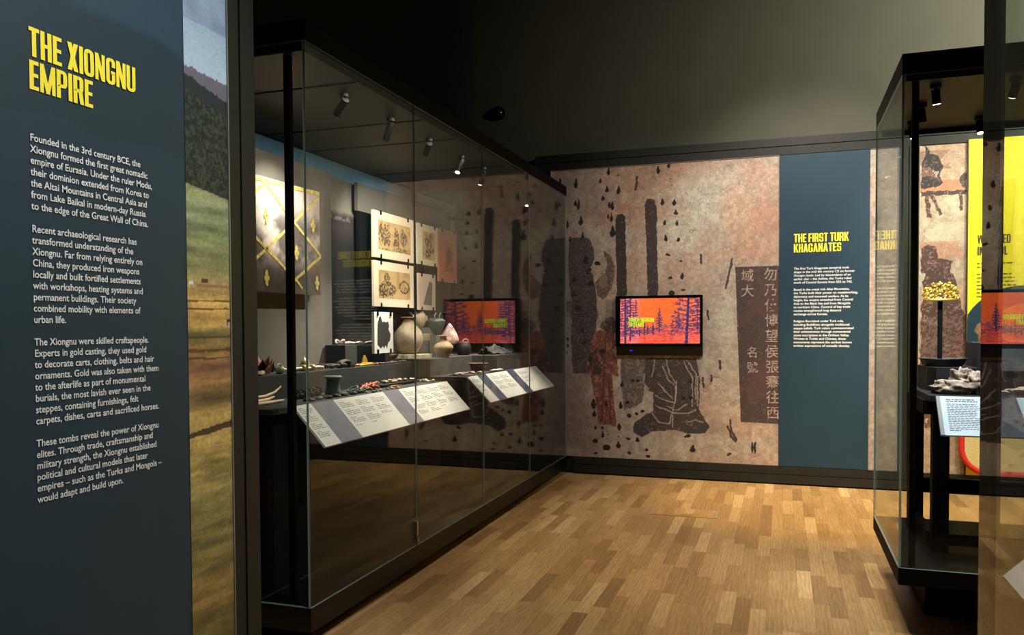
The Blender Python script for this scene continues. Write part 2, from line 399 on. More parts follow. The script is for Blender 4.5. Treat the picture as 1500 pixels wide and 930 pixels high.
# ------------------------------------------------------------------ the room
YB, XG = 8.283, -2.166
def floor_mat():
    m = bpy.data.materials.new('oak_strip_floor'); m.use_nodes = True
    nt = m.node_tree; N = nt.nodes; Lk = nt.links; b = N['Principled BSDF']
    def math_(op, a, c=None):
        n = N.new('ShaderNodeMath'); n.operation = op
        for i, x in enumerate((a, c)):
            if x is None: continue
            if isinstance(x, (int, float)): n.inputs[i].default_value = x
            else: Lk.new(x, n.inputs[i])
        return n.outputs[0]
    tc = N.new('ShaderNodeTexCoord'); sp = N.new('ShaderNodeSeparateXYZ'); Lk.new(tc.outputs['Object'], sp.inputs[0])
    WID, LEN = 0.083, 0.54
    cx = math_('DIVIDE', sp.outputs[0], WID); col = math_('FLOOR', cx); fx = math_('FRACT', cx)
    wn = N.new('ShaderNodeTexWhiteNoise'); wn.noise_dimensions = '1D'; Lk.new(col, wn.inputs['W'])
    ry = math_('ADD', math_('DIVIDE', sp.outputs[1], LEN), math_('MULTIPLY', wn.outputs['Value'], 7.0))
    row = math_('FLOOR', ry); fy = math_('FRACT', ry)
    cb = N.new('ShaderNodeCombineXYZ'); Lk.new(col, cb.inputs[0]); Lk.new(row, cb.inputs[1])
    wv = N.new('ShaderNodeTexWhiteNoise'); wv.noise_dimensions = '3D'; Lk.new(cb.outputs[0], wv.inputs['Vector'])
    ramp = N.new('ShaderNodeValToRGB'); Lk.new(wv.outputs['Value'], ramp.inputs[0])
    e = ramp.color_ramp.elements
    e[0].position = 0.0; e[0].color = L4((146, 113, 72)); e[1].position = 1.0; e[1].color = L4((206, 172, 122))
    for p, c in ((0.15, (162, 127, 82)), (0.55, (176, 140, 92)), (0.85, (188, 153, 103))):
        q = e.new(p); q.color = L4(c)
    # grain: noise drawn out along each stave, shifted from stave to stave
    sh = N.new('ShaderNodeVectorMath'); sh.operation = 'MULTIPLY_ADD'
    Lk.new(wv.outputs['Color'], sh.inputs[0]); sh.inputs[1].default_value = (9, 9, 9); Lk.new(tc.outputs['Object'], sh.inputs[2])
    mp = N.new('ShaderNodeMapping'); mp.inputs['Scale'].default_value = (1, 0.13, 1); Lk.new(sh.outputs[0], mp.inputs[0])
    wv2 = N.new('ShaderNodeTexNoise'); wv2.inputs['Scale'].default_value = 70; wv2.inputs['Detail'].default_value = 5; wv2.inputs['Distortion'].default_value = 0.6
    Lk.new(mp.outputs[0], wv2.inputs['Vector'])
    wav = N.new('ShaderNodeTexWave'); wav.inputs['Scale'].default_value = 14; wav.inputs['Distortion'].default_value = 9; wav.inputs['Detail'].default_value = 2; wav.inputs['Detail Scale'].default_value = 1.2
    Lk.new(mp.outputs[0], wav.inputs['Vector'])
    g = math_('ADD', math_('MULTIPLY', wv2.outputs['Fac'], 0.85), math_('MULTIPLY', wav.outputs['Fac'], 0.16))
    mul = math_('ADD', g, 0.50)
    vs = N.new('ShaderNodeVectorMath'); vs.operation = 'SCALE'; Lk.new(ramp.outputs[0], vs.inputs[0]); Lk.new(mul, vs.inputs['Scale'])
    # seams
    ex = math_('MINIMUM', fx, math_('SUBTRACT', 1.0, fx)); ey = math_('MULTIPLY', math_('MINIMUM', fy, math_('SUBTRACT', 1.0, fy)), LEN/WID)
    ed = math_('MINIMUM', ex, ey)
    seam = N.new('ShaderNodeMapRange'); seam.inputs[1].default_value = 0.0; seam.inputs[2].default_value = 0.022; seam.inputs[3].default_value = 0.62; seam.inputs[4].default_value = 1.0
    Lk.new(ed, seam.inputs[0])
    v2 = N.new('ShaderNodeVectorMath'); v2.operation = 'SCALE'; Lk.new(vs.outputs[0], v2.inputs[0]); Lk.new(seam.outputs[0], v2.inputs['Scale'])
    Lk.new(v2.outputs[0], b.inputs['Base Color'])
    rr = math_('ADD', math_('MULTIPLY', wv2.outputs['Fac'], 0.2), 0.30); Lk.new(rr, b.inputs['Roughness'])
    b.inputs['Specular IOR Level'].default_value = 0.4
    bp = N.new('ShaderNodeBump'); bp.inputs['Strength'].default_value = 0.12; bp.inputs['Distance'].default_value = 0.002
    Lk.new(math_('MULTIPLY', seam.outputs[0], math_('ADD', wv2.outputs['Fac'], 1)), bp.inputs['Height']); Lk.new(bp.outputs[0], b.inputs['Normal'])
    return m
OAK = floor_mat()
WALLP = mat('olive_grey_wall_paint', (84, 83, 72), 0.85, vary=0.04, scale=3, spec=0.2)
WALLD = mat('dark_grey_wall_paint', (42, 42, 40), 0.9, vary=0.05, scale=3, spec=0.15)
CEIL = mat('black_ceiling_paint', (14, 14, 14), 0.95, spec=0.1)
struct(MB().box(-5.0, 5.5, -3.0, YB+0.4, -0.1, 0.0).build('floor', OAK))
struct(MB().box(-5.0, 5.5, -3.0, YB+0.4, 5.6, 5.7).build('ceiling', CEIL))
struct(MB().box(-3.24, 5.5, YB+0.10, YB+0.30, 0.0, 5.6).build('wall_back', WALLP))
w = MB().box(-3.75, -3.55, 2.3, YB+0.30, 0.0, 5.6).box(-3.55, -3.24, 2.3, YB+0.30, 3.30, 5.6)
struct(w.build('wall_left', WALLD))
struct(MB().box(5.3, 5.5, -3.0, YB+0.3, 0, 5.6).build('wall_right', WALLD))
struct(MB().box(-5.0, 5.5, -3.0, -2.8, 0, 5.6).build('wall_front', WALLD))
# mural wall: a lining in front of the back wall, framed by dark rails
def backing(): return MB().box(-3.24, 5.3, YB+0.012, YB+0.10, 0.0, 3.205)
struct(backing().build('wall_back_lining', FRAME))
t = MB().box(-2.52, 5.3, YB-0.02, YB+0.10, 3.290, 3.367).box(-2.52, 5.3, YB-0.012, YB+0.10, 3.206, 3.284)
struct(t.build('trim_1', FRAME))
struct(MB().box(-2.43, -2.345, YB-0.012, YB+0.012, 0.18, 3.205).box(-2.52, -2.436, YB-0.02, YB+0.012, 0.18, 3.205).build('trim_2', FRAME))
struct(MB().box(1.012, 1.092, YB-0.012, YB+0.012, 0.18, 3.205).box(1.098, 1.182, YB-0.02, YB+0.012, 0.18, 3.205).build('trim_3', FRAME))
struct(MB().box(-2.1, 5.3, YB-0.012, YB+0.012, 0.100, 0.178).box(-2.1, 5.3, YB-0.03, YB+0.012, 0.016, 0.095).box(-2.1, 5.3, YB+0.0, YB+0.012, 0.0, 0.018).build('baseboard_back', FRAME))
# left partition carrying the intro panel; its end is framed in two dark uprights
struct(MB().box(-2.42, -2.104, -2.8, 2.851, 0.0, 5.6).build('wall_left_partition', FRAME))
struct(MB().box(-2.11, -2.088, 2.694, 2.757, 0, 3.9).box(-2.11, -2.083, 2.763, 2.851, 0, 3.9).build('trim_4', FRAME))

# ------------------------------------------------------------------ intro panel and landscape print on the left
mur_rng = np.random.RandomState(5)
panel = thing('text_panel', 'tall dark teal text panel headed THE XIONGNU EMPIRE on the left wall', 'text panel', (-2.1, 1.9, 0.0))
def panel_col(u, v):
    n = vnoise(u, v, 0.5, 3); ridge = 2.532-(u-2.459)*(2.569-2.532)/(2.459-1.951)*1.0+0.07*(vnoise(u, v*0, 0.25, 8)-0.5)
    sky = np.clip((v-ridge)/0.02, 0, 1)
    hill2 = 2.25+0.3*(vnoise(u, v*0, 0.6, 12)-0.5)
    img = np.zeros(u.shape+(3,))+np.array([32, 56, 68.])
    img = mixc(img, sky, (39, 64, 79)); img = mixc(img, (v < ridge) & (v > hill2), (31, 51, 60), 0.8)
    img *= (0.95+0.1*n)[..., None]
    return img
picture('print', (-2.096, 0, 0), (0, 1, 0), (0, 0, 1), 0.9, 2.449, 0.02, 3.75, 150, 360, panel_col, printed('panel_print', 0.5, 0.05, 25), panel)
h = MB()
h.quads2d(heading('THE XIONGNU', 0.085, 0.408), (-2.093, 1.803, 2.353), (0, 1, 0), (0, 0, 1))
h.quads2d(heading('EMPIRE', 0.085, 0.228), (-2.093, 1.803, 2.256), (0, 1, 0), (0, 0, 1))
h.build('heading', YEL, panel)
P1 = ["Founded in the 3rd century BCE, the", "Xiongnu formed the first great nomadic", "empire of Eurasia. Under the ruler Modu,", "their dominion extended from Korea to", "the Altai Mountains in Central Asia and", "from Lake Baikal in modern-day Russia", "to the edge of the Great Wall of China.", None,
      "Recent archaeological research has", "transformed understanding of the", "Xiongnu. Far from relying entirely on", "China, they produced iron weapons", "locally and built fortified settlements", "with workshops, heating systems and", "permanent buildings. Their society", "combined mobility with elements of", "urban life.", None,
      "The Xiongnu were skilled craftspeople.", "Experts in gold casting, they used gold", "to decorate carts, clothing, belts and hair", "ornaments. Gold was also taken with them", "to the afterlife as part of monumental", "burials, the most lavish ever seen in the", "steppes, containing furnishings, felt", "carpets, dishes, carts and sacrificed horses.", None,
      "These tombs reveal the power of Xiongnu", "elites. Through trade, craftsmanship and", "military strength, the Xiongnu established", "political and cultural models that later", "empires \u2013 such as the Turks and Mongols \u2013", "would adapt and build upon."]
paras(P1, (-2.093, 1.800, 2.105), (0, 1, 0), (0, 0, 1), 0.0305, 0.0334, 0.935, 0.0004, WHT, panel)

land = thing('landscape_print', 'narrow steppe landscape print between the teal panel and the dark upright', 'wall graphic', (-2.1, 2.57, 0.0))
def land_col(u, v):
    img = np.zeros(u.shape+(3,))
    n1 = vnoise(u, v, 0.3, 1); n2 = vnoise(u*0.4, v, 0.03, 2); n3 = vnoise(u, v, 0.012, 4); nh = vnoise(u*0.25, v*1.6, 0.05, 9)
    t = np.clip((v-2.5)/0.5, 0, 1)
    img[:] = np.array([172, 196, 210.])*(1-t[..., None])+np.array([128, 150, 182.])*t[..., None]
    img = mixc(img, np.clip((n1-0.45)*4, 0, 1)*(v > 2.7), (96, 108, 138), 0.8)
    r0 = 2.535-0.06*(u-2.455)-0.02+0.02*(vnoise(u, v*0, 0.01, 6)-0.5)
    img = mixc(img, v < r0+0.012, (104, 100, 112)); 
    r1 = r0-0.02-0.16*(u-2.455); img = mixc(img, v < r1, (36, 44, 50))
    r2 = 2.44-0.25*(u-2.455)+0.02*(n2-0.5); k = np.clip((n3-0.35)*3, 0, 1)[..., None]
    forest = np.array([24, 32, 30.])*(1-k)+np.array([60, 72, 60.])*k
    m = (v < r2)[..., None]; img = np.where(m, forest, img)
    r3 = 2.09-0.03*(u-2.455)/0.24; m = v < r3
    stops = [(2.09, (118, 118, 84)), (2.0, (104, 112, 82)), (1.9, (98, 104, 70)), (1.8, (112, 112, 74)), (1.73, (126, 112, 72)), (1.66, (168, 134, 74)), (1.58, (170, 136, 76)), (1.52, (96, 88, 54)), (1.46, (120, 92, 54)), (1.40, (110, 80, 58)), (1.35, (150, 112, 70)), (1.28, (92, 78, 50)), (1.24, (158, 130, 74)), (1.1, (150, 128, 74)), (0.9, (120, 108, 64)), (0.72, (100, 92, 54)), (0.55, (118, 98, 54)), (0.35, (84, 74, 42)), (0.0, (60, 54, 32))]
    zs = np.array([s[0] for s in stops])[::-1]; cs = np.array([s[1] for s in stops], float)[::-1]
    g = np.stack([np.interp(v, zs, cs[:, i]) for i in range(3)], -1)
    g *= 1.3*(0.62+0.76*nh)[..., None]; g *= (0.86+0.28*n3)[..., None]
    img = np.where(m[..., None], g, img)
    dk = (np.abs(v-1.15-0.10*(u-2.455)) < 0.012+0.01*(n2-0.5)); img = mixc(img, dk, (52, 46, 32), 0.85)
    for (vv, th) in ((1.66, 0.004), (1.63, 0.004), (1.52, 0.006), (1.47, 0.007), (1.44, 0.004)):
        img = mixc(img, np.abs(v-vv-0.02*(n1-0.5)) < th*(0.4+n2), (70, 58, 36), 0.7)
    img = mixc(img, (np.abs(v-1.715) < 0.006) & (u > 2.50), (150, 108, 84), 0.8)
    img = mixc(img, (np.abs(v-1.722) < 0.006) & (np.abs(u-2.47) < 0.012), (226, 226, 220))
    img = mixc(img, (np.abs(v-1.733) < 0.008) & (np.abs(u-2.545) < 0.02), (84, 64, 44))
    img = mixc(img, (np.abs(v-1.575) < 0.012) & (u > 2.668), (62, 50, 40)); img = mixc(img, (np.abs(v-1.565) < 0.010) & (u > 2.675), (190, 176, 160))
    return img
picture('print', (-2.094, 0, 0), (0, 1, 0), (0, 0, 1), 2.449, 2.688, 0.02, 3.75, 70, 900, land_col, printed('landscape_ink', 0.5, 0.1, 90), land)
MB().box(-2.1035, -2.088, 2.688, 2.6935, 0.0, 3.75).build('edge_strip', mat('pale_edge', (120, 122, 112), 0.4), land)

# ------------------------------------------------------------------ mural prints on the back wall
DROPS= [(-2.245, 3.105, 0.013, 0.032), (-2.075, 3.06, 0.017, 0.055), (-1.726, 3.161, 0.015, 0.041), (-1.624, 3.117, 0.012, 0.006), (-1.815, 3.07, 0.01, 0.027), (-1.743, 2.98, 0.013, 0.032), (-1.624, 2.961, 0.015, 0.041), (-1.784, 2.892, 0.017, 0.027), (-2.079, 2.853, 0.015, 0.032), (-2.045, 2.834, 0.015, 0.059), (-1.714, 2.816, 0.015, 0.036), (-1.685, 2.801, 0.017, 0.05), (-1.732, 2.697, 0.012, 0.023), (-1.697, 2.687, 0.012, 0.046), (-2.022, 2.663, 0.017, 0.05), (-2.165, 2.632, 0.012, 0.046), (-2.071, 2.541, 0.008, 0.005), (-1.68, 2.541, 0.027, 0.055), (-1.211, 3.144, 0.017, 0.041), (-1.105, 3.183, 0.015, 0.027), (-1.092, 3.053, 0.008, 0.005), (-1.075, 2.978, 0.01, 0.005), (-1.173, 2.812, 0.017, 0.036), (-1.054, 2.803, 0.017, 0.032), (-1.039, 2.7, 0.017, 0.027), (-1.148, 2.611, 0.013, 0.026), (-1.025, 2.593, 0.013, 0.029), (-1.133, 2.451, 0.017, 0.035), (-1.009, 2.426, 0.015, 0.024), (-1.111, 2.275, 0.02, 0.013), (-0.989, 2.209, 0.015, 0.01), (-1.091, 2.048, 0.018, 0.012), (-0.974, 2.059, 0.015, 0.036), (-0.959, 1.915, 0.017, 0.011), (-1.078, 1.887, 0.023, 0.027), (-2.139, 2.474, 0.015, 0.036), (-2.005, 2.503, 0.013, 0.036), (-1.97, 2.26, 0.022, 0.055), (-1.926, 2.155, 0.017, 0.018), (-1.847, 2.213, 0.027, 0.023), (-1.918, 2.008, 0.03, 0.026), (-2.096, 2.056, 0.022, 0.036), (-1.953, 2.13, 0.015, 0.027), (-2.096, 1.89, 0.02, 0.018), (-2.294, 2.148, 0.017, 0.018), (-2.28, 1.92, 0.017, 0.022), (-2.303, 2.244, 0.013, 0.015), (-2.204, 0.785, 0.016, 0.02), (-1.889, 0.746, 0.021, 0.057), (-1.88, 0.644, 0.018, 0.037), (-1.874, 0.495, 0.012, 0.017), (-1.799, 0.498, 0.014, 0.02), (-1.792, 0.424, 0.014, 0.042), (-1.871, 0.352, 0.021, 0.028), (-1.754, 0.287, 0.032, 0.031), (-1.627, 0.32, 0.021, 0.042), (-1.618, 0.508, 0.018, 0.04), (-1.605, 0.734, 0.016, 0.04), (-1.516, 0.627, 0.018, 0.023), (-1.534, 0.764, 0.018, 0.017), (-1.439, 0.651, 0.014, 0.014), (-1.375, 0.68, 0.018, 0.017), (-1.522, 0.388, 0.014, 0.014), (-1.425, 0.383, 0.018, 0.028), (-1.328, 0.281, 0.016, 0.016), (-1.319, 0.214, 0.018, 0.016), (-1.517, 0.242, 0.016, 0.016), (-0.867, 0.312, 0.023, 0.04), (-2.196, 0.441, 0.018, 0.025), (-1.589, 0.955, 0.016, 0.031), (-1.424, 0.994, 0.016, 0.017), (-1.479, 0.993, 0.014, 0.017), (-2.057, 1.756, 0.021, 0.028), (-2.259, 1.759, 0.016, 0.023), (-2.01, 1.515, 0.016, 0.02), (-2.177, 1.426, 0.018, 0.02), (-2.173, 1.357, 0.016, 0.017), (-2.189, 1.285, 0.018, 0.017), (-1.991, 1.385, 0.018, 0.02), (-2.204, 0.972, 0.014, 0.02), (-1.871, 0.226, 0.014, 0.013), (-1.739, 0.426, 0.009, 0.008), (-1.627, 0.406, 0.009, 0.008), (-0.941, 0.429, 0.012, 0.013), (-0.909, 0.439, 0.016, 0.017), (-1.748, 0.74, 0.016, 0.025), (-1.926, 1.218, 0.021, 0.035), (-1.794, 1.293, 0.021, 0.025), (-0.959, 0.823, 0.016, 0.017), (-0.888, 0.825, 0.016, 0.02), (-0.889, 0.994, 0.016, 0.025), (-2.293, 0.405, 0.014, 0.02), (-2.284, 0.302, 0.014, 0.017), (-2.284, 0.232, 0.014, 0.017)]
POLE1 = [(-1.654, 2.66), (-1.636, 2.706), (-1.593, 2.715), (-1.554, 2.689), (-1.534, 1.872), (-1.638, 1.873)]
POLE2 = [(-1.349, 2.797), (-1.329, 2.854), (-1.287, 2.864), (-1.245, 2.841), (-1.231, 2.774), (-1.215, 1.866), (-1.321, 1.868)]
MASS = [(-2.148, 2.405), (-2.13, 2.483), (-2.041, 2.496), (-1.934, 2.475), (-1.89, 2.378), (-1.882, 2.257), (-1.917, 2.155), (-1.865, 1.981), (-1.848, 1.756), (-1.866, 1.462), (-1.831, 1.116), (-1.955, 1.063), (-2.117, 1.06), (-2.133, 1.463), (-2.114, 1.76), (-2.15, 1.987), (-2.158, 2.249)]
CRESC = [(-1.794, 2.349), (-1.715, 2.303), (-1.663, 2.182), (-1.669, 2.045), (-1.707, 1.926), (-1.786, 1.833), (-1.847, 1.877), (-1.865, 2.015), (-1.812, 2.083), (-1.759, 2.116), (-1.741, 2.219)]
ROBE_RED = [(-1.897, 1.459), (-1.831, 1.523), (-1.672, 1.477), (-1.654, 1.349), (-1.7, 1.312), (-1.645, 1.22), (-1.626, 1.037), (-1.691, 1.054), (-1.673, 0.797), (-1.646, 0.512), (-1.833, 0.534), (-1.87, 0.793), (-1.917, 0.996), (-1.964, 1.144)]
HEAD = [(-1.83, 1.551), (-1.774, 1.624), (-1.7, 1.66), (-1.653, 1.623), (-1.653, 1.477), (-1.756, 1.495)]
SLEEVE = [(-2.288, 1.834), (-1.867, 1.828), (-1.83, 1.643), (-1.906, 1.551), (-1.916, 1.385), (-1.944, 1.237), (-2.04, 1.189), (-2.097, 1.236), (-2.068, 1.347), (-2.02, 1.496), (-2.096, 1.608)]
ROBE2 = [(-1.351, 1.222), (-1.279, 1.232), (-0.836, 1.226), (-0.793, 1.014), (-0.81, 0.711), (-0.74, 0.606), (-0.697, 0.536), (-0.749, 0.472), (-0.923, 0.466), (-1.029, 0.498), (-1.279, 0.471), (-1.388, 0.412), (-1.471, 0.464), (-1.461, 0.565), (-1.352, 0.641), (-1.27, 0.68), (-1.261, 0.879), (-1.315, 0.896), (-1.352, 0.95)]
ROBE3 = [(-1.608, 1.221), (-1.516, 1.212), (-1.351, 1.222), (-1.352, 0.95), (-1.379, 0.768), (-1.461, 0.711), (-1.571, 0.689), (-1.599, 1.001)]
SHOE1 = [(-1.461, 0.546), (-1.352, 0.568), (-1.325, 0.478), (-1.388, 0.412), (-1.461, 0.446)]
SHOE2 = [(-0.923, 0.493), (-0.818, 0.541), (-0.74, 0.579), (-0.697, 0.536), (-0.749, 0.472), (-0.923, 0.462)]
FOLDS= [[(-1.243, 1.223), (-1.279, 1.042)], [(-1.136, 1.224), (-1.1, 1.063), (-1.038, 0.974)], [(-1.172, 1.152), (-1.118, 1.008), (-1.029, 0.938), (-1.038, 0.812)], [(-1.207, 0.971), (-1.136, 0.882), (-1.065, 0.812)], [(-1.243, 0.844), (-1.136, 0.792), (-1.047, 0.776)], [(-1.029, 0.992), (-1.047, 0.776), (-1.1, 0.558)], [(-0.924, 1.208), (-0.836, 1.066), (-0.836, 0.817)], [(-0.959, 1.19), (-0.871, 1.03), (-0.871, 0.745)], [(-1.352, 1.059), (-1.37, 0.968), (-1.315, 0.915)], [(-0.819, 1.049), (-0.819, 0.746)], [(-1.225, 0.735), (-1.065, 0.668), (-0.923, 0.672), (-0.836, 0.71)], [(-1.279, 0.661), (-1.207, 0.573), (-1.1, 0.558)], [(-1.065, 0.65), (-1.073, 0.523)], [(-0.941, 0.582), (-0.836, 0.603), (-0.766, 0.587)], [(-1.461, 0.565), (-1.352, 0.641)], [(-1.118, 0.738), (-1.029, 0.696), (-0.923, 0.761)]]
TABLET = [(-0.455, 2.137), (-0.019, 2.137), (-0.013, 0.592), (-0.399, 0.599)]
MARKS7= [[(-0.484, 2.213), (-0.511, 2.083), (-0.542, 1.928)], [(-0.788, 2.272), (-0.788, 2.181)], [(-1.447, 2.954), (-1.43, 3.088)]]
MARKS6= [[(-0.604, 1.202), (-0.603, 1.122)], [(-0.5, 0.614), (-0.491, 0.508), (-0.44, 0.422)], [(-0.526, 0.542), (-0.491, 0.455), (-0.449, 0.404)], [(-0.719, 1.704), (-0.716, 1.616)], [(-0.684, 1.051), (-0.684, 1.006)], [(-0.767, 1.032), (-0.763, 0.943)], [(-0.499, 0.279), (-0.525, 0.26)]]
B_HELM = [(1.197, 3.039), (1.234, 3.121), (1.227, 3.213), (1.266, 3.161), (1.26, 3.133), (1.336, 3.099), (1.381, 2.998), (1.344, 2.909), (1.382, 2.851), (1.338, 2.818), (1.288, 2.814), (1.224, 2.797), (1.198, 2.812)]
B_HELM_IN = [(1.199, 2.996), (1.261, 3.006), (1.318, 2.946), (1.331, 2.903), (1.261, 2.922), (1.2, 2.904)]
B_BALL = [(1.569, 2.95), (1.526, 2.918), (1.505, 2.871), (1.527, 2.821), (1.571, 2.79)]
B_BAR = [(1.196, 2.777), (1.577, 2.783), (1.577, 2.741), (1.196, 2.739)]
B_PEG1 = [(1.231, 2.747), (1.269, 2.745), (1.284, 2.539), (1.252, 2.541)]
B_PEG2 = [(1.276, 2.737), (1.307, 2.736), (1.376, 2.57), (1.347, 2.553)]
B_PEG3 = [(1.503, 2.738), (1.534, 2.737), (1.551, 2.596), (1.514, 2.598)]
B_FIG1 = [(1.203, 2.259), (1.266, 2.292), (1.33, 2.276), (1.344, 2.17), (1.458, 2.138), (1.446, 2.04), (1.396, 2.02), (1.205, 2.025)]
B_FIG2 = [(1.215, 1.945), (1.255, 2.071), (1.42, 2.077), (1.471, 2.019), (1.524, 1.802), (1.545, 1.688), (1.576, 1.631), (1.579, 1.267), (1.21, 1.241), (1.206, 1.749), (1.237, 1.807)]
B_RED = [(1.437, 1.289), (1.496, 1.466), (1.558, 1.426), (1.569, 1.266), (1.417, 1.254)]
TSEG= [((4.142, 2.465), (4.882, 2.48)), ((4.14, 2.378), (4.273, 2.449)), ((4.273, 2.453), (4.507, 2.289)), ((4.569, 2.244), (4.873, 2.453)), ((4.585, 2.241), (4.892, 2.049)), ((4.892, 2.049), (4.569, 1.864)), ((4.138, 1.961), (4.51, 2.204)), ((4.141, 2.121), (4.515, 1.909)), ((4.591, 1.87), (4.662, 1.815))]
TROS= [(4.271, 2.249), (4.795, 2.252), (4.595, 2.047), (4.267, 1.865), (4.836, 1.861)]

def plaster(u, v, seed):
    n1 = vnoise(u*0.75+v*0.35, v-0.45*u, 0.9, seed, 4); n2 = vnoise(u+0.2*v, v*0.9-0.3*u, 0.33, seed+1, 5); n3 = vnoise(u, v, 0.035, seed+2, 3); n4 = vnoise(u*1.0, v*0.5, 0.12, seed+3, 4)
    img = np.zeros(u.shape+(3,))+np.array([170, 149, 130.])
    img = mixc(img, np.clip((n1-0.47)*6, 0, 1), (190, 142, 112), 0.5)
    img = mixc(img, np.clip((0.47-n2)*6, 0, 1), (150, 127, 116), 0.6)
    img = mixc(img, np.clip((n4-0.56)*7, 0, 1), (186, 172, 150), 0.6)
    return img, n1, n2, n3, n4
def mural_col(u, v):
    img, n1, n2, n3, n4 = plaster(u, v, 21)
    # warm stains and paler bare patches
    def patch(cx, cz, rx, rz, col, a):
        nonlocal img
        d = ((u-cx)/rx)**2+((v-cz)/rz)**2+(n2-0.5)*2.2
        img = mixc(img, np.clip(1.3-d, 0, 1), col, a)
    patch(-0.95, 3.05, 0.9, 0.16, (196, 130, 96), 0.5); patch(-0.6, 2.85, 0.5, 0.3, (186, 178, 158), 0.8); patch(-0.28, 2.68, 0.32, 0.42, (204, 142, 104), 0.6)
    patch(-1.0, 2.45, 0.25, 0.3, (188, 176, 148), 0.85); patch(-1.5, 2.75, 0.5, 0.15, (186, 122, 92), 0.5); patch(-0.55, 1.6, 0.13, 0.35, (196, 184, 156), 0.7)
    patch(-0.5, 1.0, 0.2, 0.4, (186, 172, 146), 0.6); patch(-0.25, 2.25, 0.4, 0.1, (196, 140, 104), 0.6); patch(-0.9, 0.35, 0.9, 0.10, (176, 166, 144), 0.5)
    patch(-0.15, 2.65, 0.16, 0.16, (184, 112, 86), 0.35); patch(-2.15, 1.6, 0.25, 1.3, (118, 100, 100), 0.75); patch(-2.1, 0.55, 0.5, 0.5, (136, 112, 108), 0.75); patch(-2.1, 2.9, 0.4, 0.3, (150, 128, 118), 0.6)
    img *= (0.84+0.32*n3)[..., None]
    # hairline cracks
    cr = np.abs(vnoise(u, v, 0.22, 77, 4)-0.5) < 0.006; img = mixc(img, cr & (n1 > 0.45), (120, 92, 78), 0.5)
    cr2 = np.abs(vnoise(u, v, 0.09, 78, 3)-0.5) < 0.012; img = mixc(img, cr2 & (u > -1.3) & (v > 2.1), (140, 118, 100), 0.45)
    du = u+(vnoise(u, v, 0.04, 31, 3)-0.5)*0.022; dv = v+(vnoise(u, v, 0.04, 32, 3)-0.5)*0.022
    worn = vnoise(u, v, 0.025, 33, 3)
    def paint(poly, col, a=0.95, wear=0.33, hi=None):
        nonlocal img
        m = inpoly(du, dv, poly)
        c = np.array(col, float)
        img = mixc(img, m & (worn > wear), c*1.0, a); img = mixc(img, m & (worn <= wear), c*1.25+14, a*0.9)
        if hi is not None: img = mixc(img, m & (worn > 0.62), hi, 0.6)
    paint(SLEEVE, (78, 62, 62), 0.8, 0.4); paint(MASS, (52, 42, 46), 0.88, 0.36, (92, 78, 78))
    paint(CRESC, (86, 62, 54), 0.85, 0.4); img = mixc(img, inpoly(du, dv, [(-1.80, 2.13), (-1.74, 2.08), (-1.74, 1.98), (-1.80, 1.94), (-1.83, 2.02)]), (140, 108, 92), 0.8)
    paint(POLE1, (46, 38, 36), 0.96, 0.30); paint(POLE2, (52, 40, 38), 0.96, 0.30)
    paint(ROBE3, (84, 70, 66), 0.9, 0.42, (120, 102, 94)); paint(HEAD, (66, 50, 46), 0.9, 0.4)
    paint(ROBE_RED, (126, 60, 46), 0.95, 0.36, (92, 48, 42))
    for (a, b) in (((-1.78, 1.0), (-1.80, 0.56)), ((-1.72, 1.0), (-1.71, 0.55)), ((-1.76, 1.45), (-1.78, 1.0))):
        img = mixc(img, segdist(du, dv, a, b) < 0.006, (70, 36, 32), 0.8)
    m = inpoly(du, dv, [(-1.93, 1.30), (-1.83, 1.34), (-1.76, 1.2), (-1.82, 1.05), (-1.94, 1.06), (-1.96, 1.14)]); img = mixc(img, m & (worn > 0.48), (54, 46, 40), 0.9)
    paint(ROBE2, (60, 46, 42), 0.95, 0.34, (86, 68, 60))
    for s in FOLDS: img = mixc(img, (linedist(du, dv, s) < 0.006) & (worn > 0.3), (186, 168, 154), 0.8)
    paint(SHOE1, (52, 56, 54), 0.9, 0.3); paint(SHOE2, (50, 54, 52), 0.9, 0.3)
    tm = inpoly(u+(du-u)*0.3, v+(dv-v)*0.3, TABLET); img = mixc(img, tm, (66, 46, 44), 0.95); img = mixc(img, tm & (worn < 0.33), (92, 68, 62), 0.8); img = mixc(img, inpoly(u, v, TABLET) & (n2 > 0.56), (96, 58, 54), 0.5)
    for s in MARKS7+MARKS6: img = mixc(img, linedist(du, dv, s) < 0.011, (52, 40, 36), 0.9)
    for cx, cz, a, b in ((-0.285, 0.35, 0.012, 0.055), (-0.262, 0.345, 0.012, 0.06)): img = mixc(img, ((du-cx)/a)**2+((dv-cz)/b)**2 < 1, (28, 24, 24), 0.95)
    # runs of dark drops: round below, drawn out above
    for cx, cz, a, b in DROPS:
        sel = (np.abs(u-cx) < 0.1) & (np.abs(v-cz) < 0.14)
        if not sel.any(): continue
        uu, vv = du[sel], dv[sel]; t = (vv-(cz-b))/(2*b+1e-6)
        wd = a*np.where(t < 0.5, np.sqrt(np.clip(1-(1-2*t)**2, 0, 1)), np.clip(1.25-t*1.0, 0.12, 1)) if b > a*1.4 else a*np.sqrt(np.clip(1-(2*t-1)**2, 0, 1))
        m = (t > 0) & (t < 1) & (np.abs(uu-cx) < wd*1.3)
        q = img[sel]; q[m] = np.array([22, 19, 20]); img[sel] = q
    gr = img.mean(-1, keepdims=True); img = (gr*0.25+img*0.75)*0.97
    return img
MURM = printed('mural_ink', 0.75, 0.16, 55, bump=0.25)
mural = thing('mural_print', 'weathered mural print with dark drips and robed shapes beside the teal panel', 'mural', (-1.2, YB, 0.18))
picture('print', (0, YB, 0), (1, 0, 0), (0, 0, 1), -2.339, -0.0425, 0.18, 3.203, 700, 900, mural_col, MURM, mural)
